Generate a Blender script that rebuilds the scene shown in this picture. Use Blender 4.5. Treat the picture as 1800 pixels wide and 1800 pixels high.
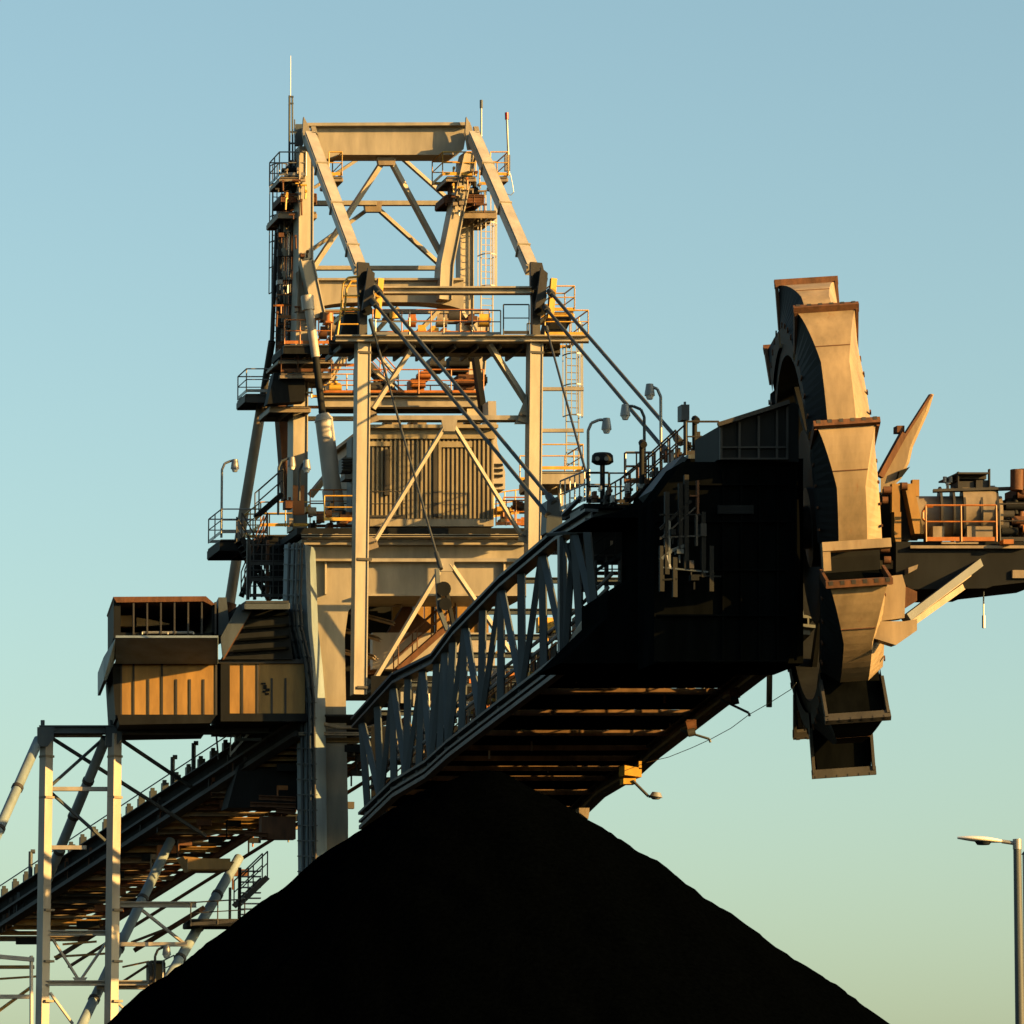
import bpy, math, random
from mathutils import Vector as V
random.seed(7)
for o in list(bpy.data.objects): bpy.data.objects.remove(o)
scn = bpy.context.scene
C = scn.collection
R = math.radians
# ------------------------------------------------------------------ camera
PITCH = R(9.0); F = 8400.0; CAM = V((0, 0, 1.7))
cd = bpy.data.cameras.new('Camera'); cam = bpy.data.objects.new('Camera', cd); C.objects.link(cam)
cam.location = CAM; cam.rotation_euler = (R(90) + PITCH, 0, 0)
cd.sensor_width = 36; cd.lens = 36 * F / 1800; cd.clip_end = 20000; cd.clip_start = 0.5
scn.camera = cam
# ------------------------------------------------------------------ sky and sun
SUN_EL = R(16); SUN_AZ = R(25)            # azimuth: 0 = straight right (+X), positive = towards the camera
sd = V((math.cos(SUN_EL) * math.cos(SUN_AZ), -math.cos(SUN_EL) * math.sin(SUN_AZ), math.sin(SUN_EL)))
w = bpy.data.worlds.new('World'); scn.world = w; w.use_nodes = True
nt = w.node_tree; nt.nodes.clear()
sky = nt.nodes.new('ShaderNodeTexSky'); sky.sky_type = 'NISHITA'; sky.sun_disc = False
sky.sun_elevation = SUN_EL; sky.sun_rotation = math.atan2(sd.x, sd.y)
sky.air_density = 1.0; sky.dust_density = 2.2; sky.ozone_density = 2.0
tint = nt.nodes.new('ShaderNodeMix'); tint.data_type = 'RGBA'; tint.blend_type = 'MULTIPLY'; tint.inputs[0].default_value = 1.0
tint.inputs[7].default_value = (1.14, 1.18, .96, 1)
bg = nt.nodes.new('ShaderNodeBackground'); bg.inputs[1].default_value = 0.05
wo = nt.nodes.new('ShaderNodeOutputWorld')
nt.links.new(sky.outputs[0], tint.inputs[6]); nt.links.new(tint.outputs[2], bg.inputs[0]); nt.links.new(bg.outputs[0], wo.inputs[0])
sl = bpy.data.lights.new('Sun', 'SUN'); sl.energy = 5.0; sl.angle = R(0.5); sl.color = (1.0, 0.57, 0.17)
so = bpy.data.objects.new('Sun', sl); C.objects.link(so); so.rotation_euler = sd.to_track_quat('Z', 'Y').to_euler()
scn.view_settings.view_transform = 'Standard'; scn.view_settings.look = 'None'
scn.view_settings.exposure = 1.985; scn.view_settings.gamma = 1.0
scn.render.engine = 'CYCLES'
try:
    scn.cycles.max_bounces = 5; scn.cycles.diffuse_bounces = 2
except Exception: pass
# ------------------------------------------------------------------ helpers
SP, CP = math.sin(PITCH), math.cos(PITCH)
def P(px, py, Y):
    a = (px - 900) / F; b = -(py - 900) / F
    d = V((a, CP - b * SP, SP + b * CP))
    return CAM + d * (Y / d.y)
def m(px, Y): return px * Y / F
DV = V((-0.25, 0.968, 0)).normalized()     # the machine's own long axis, away from the camera
LV = V((0.968, 0.25, 0)).normalized()
UP = V((0, 0, 1)); XX = V((1, 0, 0)); YY = V((0, 1, 0))

class MB:
    def __init__(s): s.v = []; s.f = []; s.sm = []; s.g = []
    def add(s, vs, fs, smooth=False):
        s.g.append((len(s.v), len(s.f), len(vs), len(fs))); n = len(s.v); s.v += [V(x) for x in vs]; s.f += [[n + i for i in f] for f in fs]; s.sm += [smooth] * len(fs); return s
    def hexa(s, a, u, v, n):                # corner a, edges u, v, n
        c = [a, a + u, a + u + v, a + v]; vs = c + [p + n for p in c]
        fs = [(3, 2, 1, 0), (4, 5, 6, 7), (0, 1, 5, 4), (1, 2, 6, 5), (2, 3, 7, 6), (3, 0, 4, 7)]
        if u.cross(v).dot(n) < 0: fs = [tuple(reversed(f)) for f in fs]
        return s.add(vs, fs)
    def bar(s, p0, p1, w_, h, ref=DV):
        p0 = V(p0); p1 = V(p1); n = p1 - p0
        if n.length < 1e-4: return s
        nn = n.normalized(); v = ref - nn * ref.dot(nn)
        if v.length < 0.05: v = UP - nn * nn.z
        v.normalize(); u = nn.cross(v)
        j = 1 + random.uniform(-.02, .02)
        w_ = w_ * j; h = h * j
        return s.hexa(p0 - u * w_ / 2 - v * h / 2, u * w_, v * h, n)
    def ib(s, p0, p1, w_, h, t=0.05, ref=DV):
        p0 = V(p0); p1 = V(p1); n = p1 - p0; nn = n.normalized(); v = ref - nn * ref.dot(nn)
        if v.length < 0.05: v = UP - nn * nn.z
        v.normalize(); u = nn.cross(v)
        s.hexa(p0 - u * (w_ / 2 - t) - v * t / 2, u * (w_ - 2 * t), v * t, n)
        for k in (-1, 1):
            a = p0 + u * (w_ / 2 - t) * (1 if k > 0 else -1) - (u * t if k < 0 else u * 0) - v * h / 2
            s.hexa(a, u * t, v * h, n)
        return s
    def tube(s, p0, p1, r, n=10, r2=None, cap=True):
        p0 = V(p0); p1 = V(p1); d = (p1 - p0)
        if d.length < 1e-5: return s
        d.normalize(); a = UP if abs(d.z) < .9 else XX
        u = d.cross(a).normalized(); v = d.cross(u); r2 = r if r2 is None else r2
        vs = []
        for p, q in ((p0, r), (p1, r2)):
            for i in range(n):
                t = 2 * math.pi * i / n; vs.append(p + (u * math.cos(t) + v * math.sin(t)) * q)
        fs = [(i, (i + 1) % n, n + (i + 1) % n, n + i) for i in range(n)]
        s.add(vs, fs, n > 6)
        if cap: s.add(vs, [tuple(range(n - 1, -1, -1)), tuple(range(n, 2 * n))])
        return s
    def path(s, pts, r, n=6):
        for a, b in zip(pts, pts[1:]): s.tube(a, b, r, n)
        return s
    def prism(s, poly, ext):
        poly = [V(p) for p in poly]; n = len(poly)
        nrm = V((0, 0, 0))
        for i in range(n): nrm += (poly[i] - poly[0]).cross(poly[(i + 1) % n] - poly[0])
        vs = poly + [p + ext for p in poly]
        f = [tuple(range(n)), tuple(range(2 * n - 1, n - 1, -1))] + [(i, n + i, n + (i + 1) % n, (i + 1) % n) for i in range(n)]
        if nrm.dot(ext) > 0: f = [tuple(reversed(q)) for q in f]
        return s.add(vs, f)
    def rect(s, x0, y0, x1, y1, Y, dep, dv=None):      # front rectangle given in picture units at distance Y, pushed back
        return s.prism([P(x0, y0, Y), P(x1, y0, Y), P(x1, y1, Y), P(x0, y1, Y)], (dv or DV) * dep)
    def each(s, name, mat, parent=None):       # every shape added becomes an object of its own
        out = []
        for (v0, f0, nv, nf) in s.g:
            q = MB(); q.v = s.v[v0:v0 + nv]; q.f = [[i - v0 for i in f] for f in s.f[f0:f0 + nf]]; q.sm = s.sm[f0:f0 + nf]; out.append(q.build(name, mat, parent))
        return out
    def build(s, name, mat, parent=None):
        me = bpy.data.meshes.new(name); o = bpy.data.objects.new(name, me); C.objects.link(o)
        org = parent['_o'] if parent is not None and '_o' in parent.keys() else None
        if org is not None: org = V(org); loc = V((0, 0, 0))
        else:
            xs = [p.x for p in s.v]; ys = [p.y for p in s.v]; zs = [p.z for p in s.v]
            org = V(((min(xs) + max(xs)) / 2, (min(ys) + max(ys)) / 2, min(zs))); loc = org
        me.from_pydata([tuple(p - org) for p in s.v], [], [tuple(f) for f in s.f]); me.validate()
        for p, q in zip(me.polygons, s.sm): p.use_smooth = q
        me.materials.append(mat); o.location = loc; o['_o'] = tuple(org)
        if parent is not None: o.parent = parent
        return o

def thing(name, label, cat, loc, group=None):
    o = bpy.data.objects.new(name, None); C.objects.link(o); o.location = loc; o.empty_display_size = .5
    o['_o'] = tuple(loc); o['label'] = label; o['category'] = cat
    if group: o['group'] = group
    return o
def tag(o, label, cat, group=None):
    o['label'] = label; o['category'] = cat
    if group: o['group'] = group
    return o

# ------------------------------------------------------------------ materials
def mat(name, col, rough=.55, metal=0, var=.25, scale=1.2, rust=0.0, rustcol=(.16, .06, .022), bump=.0, streak=True, spec=.3, alb=.72):
    mt = bpy.data.materials.new(name); mt.use_nodes = True; n = mt.node_tree.nodes; l = mt.node_tree.links
    b = n['Principled BSDF']; b.inputs['Roughness'].default_value = rough; b.inputs['Specular IOR Level'].default_value = spec; b.inputs['Metallic'].default_value = metal
    tc = n.new('ShaderNodeTexCoord'); mp = n.new('ShaderNodeMapping'); mp.inputs['Scale'].default_value = (1, 1, .22 if streak else 1)
    geo = n.new('ShaderNodeNewGeometry'); l.new(geo.outputs['Position'], mp.inputs[0])
    nz = n.new('ShaderNodeTexNoise'); nz.inputs['Scale'].default_value = scale; nz.inputs['Detail'].default_value = 7; nz.inputs['Roughness'].default_value = .62
    l.new(mp.outputs[0], nz.inputs[0])
    r1 = n.new('ShaderNodeMapRange'); r1.inputs[1].default_value = .3; r1.inputs[2].default_value = .7
    r1.inputs[3].default_value = 1 - var; r1.inputs[4].default_value = 1 + var * .6; l.new(nz.outputs[0], r1.inputs[0])
    mx = n.new('ShaderNodeVectorMath'); mx.operation = 'MULTIPLY'; mx.inputs[0].default_value = [c * alb for c in col]
    cb = n.new('ShaderNodeCombineXYZ'); [l.new(r1.outputs[0], cb.inputs[i]) for i in range(3)]
    l.new(cb.outputs[0], mx.inputs[1]); out = mx.outputs[0]
    if rust > 0:
        n2 = n.new('ShaderNodeTexNoise'); n2.inputs['Scale'].default_value = scale * 1.7; n2.inputs['Detail'].default_value = 9; n2.inputs['Roughness'].default_value = .7
        l.new(mp.outputs[0], n2.inputs[0])
        rr = n.new('ShaderNodeMapRange'); rr.inputs[1].default_value = .78 - rust * .42; rr.inputs[2].default_value = .86 - rust * .3; l.new(n2.outputs[0], rr.inputs[0])
        mm = n.new('ShaderNodeMix'); mm.data_type = 'RGBA'; l.new(rr.outputs[0], mm.inputs[0]); l.new(out, mm.inputs[6]); mm.inputs[7].default_value = (*[c * alb for c in rustcol], 1); out = mm.outputs[2]
    l.new(out, b.inputs['Base Color'])
    if bump:
        bp = n.new('ShaderNodeBump'); bp.inputs['Strength'].default_value = bump; bp.inputs['Distance'].default_value = .05
        l.new(nz.outputs[0], bp.inputs['Height']); l.new(bp.outputs[0], b.inputs['Normal'])
    return mt
M = dict(
    paint=mat('painted_steel', (.315, .28, .215), .5, var=.34, rust=.30, rustcol=(.20, .12, .06), bump=.05),
    paint2=mat('weathered_paint', (.24, .19, .13), .6, var=.35, scale=2.2, rust=.38, bump=.08),
    pale=mat('pale_paint', (.36, .33, .285), .45, var=.28, rust=.24, rustcol=(.22, .15, .09)),
    steel=mat('dusty_steel', (.045, .043, .04), .6, spec=.2, var=.4, rust=.3, rustcol=(.10, .035, .015)),
    dark=mat('coal_dust_shade_steel', (.010, .0115, .012), .7, spec=.12, var=.5, rust=.15, rustcol=(.06, .025, .012)),  # coal dust, and painted shade on the ballast end and bucket parts
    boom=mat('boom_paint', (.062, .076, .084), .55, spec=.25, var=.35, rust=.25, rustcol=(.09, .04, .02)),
    yellow=mat('safety_yellow', (.58, .33, .045), .5, var=.3, scale=3, rust=.3),
    orange=mat('orange_paint', (.40, .14, .03), .5, var=.35, scale=3, rust=.3),
    galv=mat('galvanised', (.24, .245, .24), .4, metal=.3, var=.2),
    rust=mat('rusty_steel', (.11, .045, .018), .8, var=.5, scale=4, bump=.1),
    bucket=mat('bucket_steel', (.28, .21, .125), .5, var=.42, scale=1.3, rust=.42, rustcol=(.22, .10, .035), bump=.08),
    clad=mat('timber_toned_cladding', (.29, .165, .045), .6, var=.38, scale=1.6, rust=.18),
    corr=mat('corrugated_cladding', (.29, .245, .16), .5, var=.32, rust=.2, rustcol=(.17, .11, .05)),
    near_black=mat('near_black_steel', (.004, .0048, .005), .9, spec=.0, var=.5),  # near black: shade of the boom head and bucket mouths put into the colour
    beam=mat('dusty_floor_beam', (.17, .105, .055), .7, spec=.05, var=.5),
    bluegrey=mat('blue_grey_paint', (.17, .22, .25), .55, spec=.2, var=.3, rust=.2, rustcol=(.08, .05, .03)),
    rubber=mat('rubber', (.02, .02, .02), .8, var=.3),
    glass=mat('dark_glass', (.02, .025, .03), .08, var=.1),
    rope=mat('wire_rope', (.05, .055, .057), .6, spec=.1, var=.3),
    coal=mat('coal', (.0004, .0006, .0008), 1, spec=0, var=.5, scale=6, streak=False, bump=.6),
    dirt=mat('coal_dirt', (.012, .010, .009), 1, spec=0, var=.5, scale=.6, streak=False, bump=.3),
    red=mat('red_lens', (.25, .02, .015), .3, var=.1),
    lens=mat('lamp_glass', (.7, .7, .66), .15, var=.05),
    white=mat('white_enamel', (.72, .70, .66), .35, var=.08),
)
# ------------------------------------------------------------------ ground
g = MB(); g.add([(-4000, -300, 0), (4000, -300, 0), (4000, 8000, 0), (-4000, 8000, 0)], [(0, 1, 2, 3)])
o = g.build('ground', M['dirt']); o['kind'] = 'structure'

# ------------------------------------------------------------------ coal pile
def coal_pile():
    cx = P(842, 1280, 150).x; cy = 150.0; H = P(842, 1280, 150).z
    nx, ny = 230, 150; x0, x1, y0, y1 = cx - 32, cx + 34, cy - 30, cy + 26
    rnd = random.Random(3)
    ph = [(rnd.uniform(.1, 2.2), rnd.uniform(.1, 2.2), rnd.uniform(0, 6.28), rnd.uniform(.5, 1)) for _ in range(26)]
    vs = []
    for j in range(ny + 1):
        for i in range(nx + 1):
            x = x0 + (x1 - x0) * i / nx; y = y0 + (y1 - y0) * j / ny
            dx = x - cx; dy = (y - cy) * .95; s = .7615 - .0335 * math.tanh(dx / 6)
            r = math.sqrt(dx * dx + dy * dy + 3.6); z = H - s * r - .0 * r
            nz = sum(a[3] * math.sin(a[0] * x * 1.7 + a[1] * y * 1.7 + a[2]) / (.6 + a[0] + a[1]) for a in ph) * .035
            z += nz * 1.6 + rnd.uniform(-.045, .045)
            vs.append((x, y, max(z, -.4 + rnd.uniform(-.05, .05))))
    fs = [(j * (nx + 1) + i, j * (nx + 1) + i + 1, (j + 1) * (nx + 1) + i + 1, (j + 1) * (nx + 1) + i) for j in range(ny) for i in range(nx)]
    g = MB(); g.add(vs, fs, True)
    tag(g.build('coal_pile', M['coal']), 'huge black coal heap rising in front of the machine', 'coal pile')
coal_pile()

# ------------------------------------------------------------------ shared builders
def rail(pts, parent, mt='yellow', h=1.1, sp=1.35, name='handrail', toe=True, r=.032):
    g = MB(); pts = [V(p) for p in pts]
    for a, b in zip(pts, pts[1:]):
        g.tube(a + UP * h, b + UP * h, r, 6); g.tube(a + UP * h * .55, b + UP * h * .55, r * .8, 6)
        if toe: g.hexa(a + V((0, 0, .02)), b - a, V((0, 0, .14)), V(UP).cross(b - a).normalized() * .02)
        L = (b - a).length; n = max(1, round(L / sp))
        for i in range(n + 1):
            q = a + (b - a) * i / n; g.tube(q, q + UP * h, r, 6)
    return g.build(name, M[mt], parent)
def deck(x0, x1, y, Y, dep, parent, th=.22, mt='paint', joists=True, name='deck'):
    a = P(x0, y, Y); b = P(x1, y, Y)
    g = MB(); g.hexa(a - UP * .06, b - a, UP * .06, DV * dep)
    d = g.build(name, M['steel'], parent)
    g = MB()
    for q in (0, 1): g.ib(a - UP * (.065 + th / 2) + DV * (dep * q), b - UP * (.065 + th / 2) + DV * (dep * q), th, .12, .025)
    for i in range(max(2, int((b - a).length / 1.2)) + 1):
        q = a.lerp(b, i / max(2, int((b - a).length / 1.2))); g.bar(q - UP * (.07 + th / 2), q - UP * (.07 + th / 2) + DV * dep, .08, th * .8, ref=UP)
    g.build('deck_frame', M[mt], parent)
    return a, b
def box_rail(x0, x1, y, Y, dep, parent, mt='yellow', sides='lrfb', h=1.1):
    a = P(x0, y, Y); b = P(x1, y, Y); c = b + DV * dep; d = a + DV * dep
    seq = {'f': (a, b), 'r': (b, c), 'b': (c, d), 'l': (d, a)}
    for k in sides: rail(seq[k], parent, mt, h=h)
def ladder(x, y0, y1, Y, parent, mt='paint', wd=.55, cage=True, dirn=-1, name='ladder'):
    top = P(x, y0, Y); bot = P(x, y1, Y); bot.x = top.x; g = MB()
    for k in (-.5, .5): g.bar(top + LV * wd * k, bot + LV * wd * k, .05, .09)
    n = int((top.z - bot.z) / .3)
    for i in range(n): q = bot.lerp(top, (i + .5) / n); g.tube(q - LV * wd / 2, q + LV * wd / 2, .022, 5)
    l = g.build(name, M[mt], parent)
    if cage:
        g = MB(); c = DV * (.38 * dirn); cb = bot + UP * 2.2
        n = max(2, int((top.z - cb.z) / .9)); A = [math.pi * k / 6 for k in range(7)]
        for i in range(n + 1):
            q = cb.lerp(top + UP * 1.0, i / n)
            pts = [q + LV * (math.cos(a) * .42) + DV * (dirn * math.sin(a) * .72) for a in A]
            for a, b in zip(pts, pts[1:]): g.bar(a, b, .05, .02, ref=UP.cross(b - a))
        for a in A:
            q = LV * (math.cos(a) * .42) + DV * (dirn * math.sin(a) * .72)
            g.bar(cb + q, top + UP * 1.0 + q, .045, .02)
        g.build('ladder_cage', M[mt], l)
    return l
def stairs(a, b, wd, parent, mt='steel', rails=True, railmt='yellow', name='stair', ref=DV):
    g = MB(); a = V(a); b = V(b); n = max(3, int(abs(b.z - a.z) / .22)); side = ref * wd
    for k in (0, 1): g.bar(a + side * k, b + side * k, .24, .05, ref=ref)
    for i in range(n):
        q = a.lerp(b, (i + .5) / n); d = (b - a); d.z = 0
        d = d.normalized() * .26 if d.length > .1 else XX * .26
        g.hexa(q - d / 2, d, side, UP * .035)
    s = g.build(name, M[mt], parent)
    if rails:
        for k in (0, 1): rail([a + side * k, b + side * k], s, railmt, toe=False, sp=1.2)
    return s
def bars(specs, parent, mt, name='brace'):
    for q in specs:
        x0, y0, Y0, x1, y1, Y1, wpx, dep = q[:8]
        g = MB(); fn = g.ib if len(q) > 8 and q[8] == 'i' else g.bar
        ww = m(wpx, (Y0 + Y1) / 2)
        if fn == g.ib or abs(y1 - y0) < 2: fn(P(x0, y0, Y0), P(x1, y1, Y1), ww, dep)
        else: fn(P(x0, y0, Y0), P(x1, y1, Y1), ww * .78, ww * .78, ref=V((-.6, .8, 0)))
        g.build(name, M[mt], parent)
def vcol(x, y0, y1, Y, wpx, dep, parent, mt='paint', name='column', kind='b', ref=DV):
    a = P(x, y0, Y); b = P(x, y1, Y); mid = (a.x + b.x) / 2; a.x = b.x = mid; a.y = b.y = Y
    g = MB(); (g.ib if kind == 'i' else g.bar)(b, a, m(wpx, Y), dep, ref=ref)
    return g.build(name, M[mt], parent)

# ================================================================== MAST AND FRONT FRAME
YF, YM, YR = 200.0, 211.0, 218.0
T = thing('mast_tower', 'tall pale steel mast tower with sloping box struts and lattice bracing above the coal heap', 'tower', P(790, 1500, 206))
def big_mast():
    # top cross beam with flanges
    g = MB(); g.prism([P(549, 224, YM), P(822, 223, YM), P(815, 262, YM), P(800, 272, YM), P(600, 272, YM), P(573, 280, YM), P(553, 262, YM)], DV * 1.3)
    g.bar(P(540, 221.5, YM) - DV * .1, P(826, 220.5, YM) - DV * .1, .14, .5, ref=YY)
    g.build('top_beam', M['paint'], T)
    # apex fins and pin plates
    for x in (537, 823):
        g = MB(); g.prism([P(x - 3, 205, YM - .7), P(x + 6, 222, YM - .7), P(x + 18, 262, YM - .7), P(x, 262, YM - .7), P(x - 5, 232, YM - .7)], DV * .22)
        g.prism([P(x + 10, 222, YM - .5), P(x + 18, 222, YM - .5), P(x + 28, 258, YM - .5), P(x + 18, 262, YM - .5)], DV * .22)
        g.build('apex_plate', M['paint'], T)
        g = MB(); g.tube(P(x + 14, 240, YM - 1), P(x + 14, 240, YM + .4), .22, 12); g.build('apex_pin', M['steel'], T)
    # sloping box struts
    for (a, b) in (((544, 240), (632, 474)), ((832, 240), (934, 474))):
        p = P(*a, YM - .8); q = P(*b, YF + .6)
        g = MB(); g.bar(p, q, .44, .55)
        s = g.build('sloping_strut', M['pale'], T)
        n = (q - p).normalized(); g = MB()
        for k in (-1, 1): g.bar(p + LV * .25 * k - DV * .3 , q + LV * .25 * k - DV * .3, .06, .07)
        for t in (.25, .55, .86):
            c = p.lerp(q, t); g.bar(c - n * .04, c + n * .04, .58, .68)
        g.each('strut_flange', M['paint'], s)
    # legs of the mast
    def leg(pts, Y, wpx, dep, mt='paint', flange=True):
        for (a, b) in zip(pts, pts[1:]):
            p = P(*a, Y); q = P(*b, Y); g = MB(); g.bar(p, q, m(wpx, Y), dep)
            l = g.build('mast_leg', M[mt], T)
            if flange:
                g = MB()
                for k in (-1, 1): g.bar(p + LV * m(wpx / 2 + 1, Y) * k - DV * .02, q + LV * m(wpx / 2 + 1, Y) * k - DV * .02, .05, dep + .12)
                g.each('leg_flange', M[mt], l)
    leg([(534, 262), (533, 460), (524, 700), (522, 935)], YM, 23, 1.1)
    leg([(823, 272), (803, 360), (781, 470), (778, 530)], YM, 20, 1.1)
    leg([(817, 372), (817, 592)], YM + 3, 21, .8)
    leg([(500, 350), (500, 560), (494, 700), (508, 880)], YM + 3, 18, .8, 'rust')
    leg([(842, 560), (832, 690), (830, 745)], YM + 3, 26, .8)
    leg([(538, 460), (560, 560)], YM - .9, 20, .5)
    # curved gusset at the left leg
    g = MB(); g.prism([P(520, 480, YM - .62), P(545, 455, YM - .62), P(545, 545, YM - .62), P(526, 550, YM - .62)], DV * .1); g.build('gusset_plate', M['paint2'], T)
    # head lattice, front plane
    Y1 = YM + .5; Y2 = YM + 4.5
    bars([(672, 285, Y1, 551, 470, Y1, 11, .3), (688, 285, Y1, 783, 462, Y1, 11, .3),
          (660, 357.5, Y2, 785, 357.5, Y2, 8, .3), (548, 357.5, Y2 - .6, 662, 357.5, Y2 - .6, 8, .3),
          (640, 273, Y2, 552, 330, Y2, 7, .22), (700, 272, Y2, 812, 372, Y2, 8, .25),
          (648, 367, Y2 + .3, 544, 442, Y2 + .3, 8, .25), (664, 367, Y2 + .3, 776, 468, Y2 + .3, 9, .3),
          (548, 471.5, Y1 + 1, 776, 471.5, Y1 + 1, 7, .3),
          (700, 540, Y1 + 2, 655, 590, Y1 + 2, 8, .25), (786, 530, Y1 + 2, 720, 600, Y1 + 2, 9, .25), (800, 530, Y1 + 2, 840, 590, Y1 + 2, 9, .25),
          (560, 548, Y2, 850, 548, Y2, 7, .25), (610, 548, Y2 - 2, 660, 500, Y2 - 2, 6, .2)], T, 'paint')
    g = MB(); g.prism([P(662, 270, Y1 - .2), P(698, 270, Y1 - .2), P(694, 290, Y1 - .2), P(666, 290, Y1 - .2)], DV * .3)
    g.prism([P(640, 354, Y2 - .2), P(672, 354, Y2 - .2), P(670, 372, Y2 - .2), P(643, 372, Y2 - .2)], DV * .3)
    g.each('node_plate', M['paint2'], T)
    # waist beam with arched soffit
    pts = [P(556, 492, YM), P(815, 492, YM), P(815, 545, YM)] + [P(x, 531 + 12 * ((x - 680) / 130) ** 4 * (1 if abs(x - 680) > 40 else 1), YM) for x in range(805, 559, -15)]
    g = MB(); g.prism(pts, DV * 1.0); g.bar(P(556, 492, YM), P(815, 492, YM), .1, .4, ref=YY)
    g.build('waist_beam', M['paint'], T)
    # ---- front frame
    for x, yb, nm in ((637.5, 1222, 'column'), (940, 978, 'column')):
        a = P(x, 600, YF); b = P(x, yb, YF); b.x = a.x - .1
        g = MB(); g.bar(b, a, .46, .62); c = g.build(nm, M['paint'], T)
        g = MB()
        for k in (-1, 1): g.bar(b + LV * .26 * k, a + LV * .26 * k, .05, .74)
        g.each('column_flange', M['paint'], c)
        g = MB()
        for yy in (622, 985, 1210):
            if yy < yb: q = P(x, yy, YF); g.bar(q - LV * .32 - DV * .35, q + LV * .32 - DV * .35, .1, .06)
        g.each('splice_plate', M['steel'], c)
    # platform girder of the front frame
    g = MB(); g.ib(P(590, 596, YF - .3), P(1035, 596, YF - .3), m(12, YF), .5, .06); g.build('girder', M['paint'], T)
    g = MB(); g.ib(P(578, 611, YF + 1.6), P(985, 611, YF + 1.6), m(24, YF), .5, .05); g.build('girder', M['steel'], T)
    g = MB(); g.hexa(P(580, 604, YF + .2), P(984, 604, YF + .2) - P(580, 604, YF + .2), UP * .05, YY * 3.0); g.build('deck', M['steel'], T)
    g = MB()
    for x in range(600, 1000, 40): g.bar(P(x, 609, YF + .1), P(x, 609, YF + .1) + DV * 3, .1, .2, ref=UP)
    g.build('deck_frame', M['steel'], T)
    # sheave heads and short posts
    for x in (641, 945):
        g = MB(); g.prism([P(x - 12, 460, YF), P(x + 8, 462, YF), P(x + 16, 495, YF), P(x + 12, 540, YF), P(x - 8, 560, YF), P(x - 12, 500, YF)], DV * .25)
        g.prism([P(x + 6, 470, YF - .7), P(x + 18, 480, YF - .7), P(x + 14, 530, YF - .7), P(x - 4, 545, YF - .7)], DV * .2)
        g.bar(P(x - 4, 500, YF + .2), P(x - 4, 598, YF + .2), .34, .4)
        hd = g.build('sheave_bracket', M['steel'], T)
        for dy, r in ((490, .34), (520, .30), (545, .24)):
            g = MB(); g.tube(P(x + 4, dy, YF - .45), P(x + 4, dy, YF - .15), r, 16); g.tube(P(x + 4, dy, YF - .6), P(x + 4, dy, YF - .1), r * .35, 8); g.build('sheave', M['dark'], hd)
        g = MB(); g.bar(P(x + 28, 490, YF - .2), P(x + 22, 560, YF - .2), .25, .3); g.tube(P(x + 25, 515, YF - .7), P(x + 25, 515, YF), .2, 10); g.build('rope_clamp', M['yellow'], hd)
    g = MB(); g.ib(P(660, 511, YF), P(934, 511, YF), m(13, YF), .45, .07); g.build('tie_beam', M['paint'], T)
    # chute like dark counter plates under the sheaves
    g = MB(); g.prism([P(607, 552, YF + .4), P(643, 552, YF + .4), P(636, 590, YF + .4), P(598, 590, YF + .4)], DV * 1.6); g.build('winch_box', M['dark'], T)
    g = MB(); g.prism([P(970, 556, YF + .4), P(1008, 556, YF + .4), P(990, 590, YF + .4), P(962, 590, YF + .4)], DV * 1.6); g.build('winch_box', M['dark'], T)
    # bracing of the front frame
    bars([(728, 606, YF + .2, 656, 718, YF + .2, 9, .2), (860, 606, YF + .2, 930, 715, YF + .2, 12, .25),
          (652, 735, YF + .1, 926, 735, YF + .1, 8, .28), (652, 741, YF + .3, 926, 741, YF + .3, 3, .1),
          (784, 746, YF, 652, 962, YF, 8, .2), (796, 746, YF, 922, 950, YF, 8, .2),
          (779, 992, YF, 648, 1212, YF, 9, .25), (792, 992, YF, 900, 1150, YF, 9, .25),
          (652, 985, YF + .1, 925, 985, YF + .1, 6, .22),
          (950, 684, YF, 1026, 684, YF, 6, .2), (950, 757, YF, 1026, 757, YF, 6, .2),
          (640, 640, YF + 1, 692, 680, YF + 1, 5, .15), (660, 618, YF + 5, 700, 665, YF + 5, 6, .15)], T, 'paint')
    g = MB(); g.prism([P(926, 695, YF - .1), P(926, 745, YF - .1), P(905, 745, YF - .1)], DV * .12); g.prism([P(776, 738, YF - .1), P(804, 738, YF - .1), P(800, 758, YF - .1), P(780, 758, YF - .1)], DV * .12)
    g.prism([P(772, 985, YF - .1), P(799, 985, YF - .1), P(796, 1004, YF - .1), P(775, 1004, YF - .1)], DV * .12)
    g.each('node_plate', M['paint'], T)
    for x, y, dx in ((652, 735, 1), (652, 958, 1), (924, 946, -1), (650, 1208, 1), (924, 735, -1)):
        g = MB(); g.prism([P(x - dx * 4, y - 16, YF - .2), P(x + dx * 10, y - 10, YF - .2), P(x + dx * 14, y + 4, YF - .2), P(x - dx * 4, y + 10, YF - .2)], DV * .05); q = g.build('gusset_plate', M['paint2'], T)
        g = MB()
        for k in range(3): c = P(x + dx * (1 + 3.5 * k), y - 4 - k, YF - .24); g.tube(c, c - YY * .05, .045, 6)
        g.each('bolt', M['steel'], q)
    # back stay tube and raked struts
    g = MB(); g.tube(P(462, 700, YM + 5), P(428, 905, YM + 4), .24, 14); g.tube(P(428, 905, YM + 4), P(400, 1085, YM + 3), .24, 14); g.build('back_stay', M['paint2'], T)
    g = MB(); g.tube(P(487, 395, YM + 3), P(478, 600, YM + 3), .10, 8); g.tube(P(478, 600, YM + 3), P(461, 705, YM + 4.5), .17, 8); g.build('back_stay', M['steel'], T)
    g = MB(); g.tube(P(403, 1060, YM + 3), P(397, 1088, YM + 3), .34, 12); g.build('stay_shoe', M['rust'], T)
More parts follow.
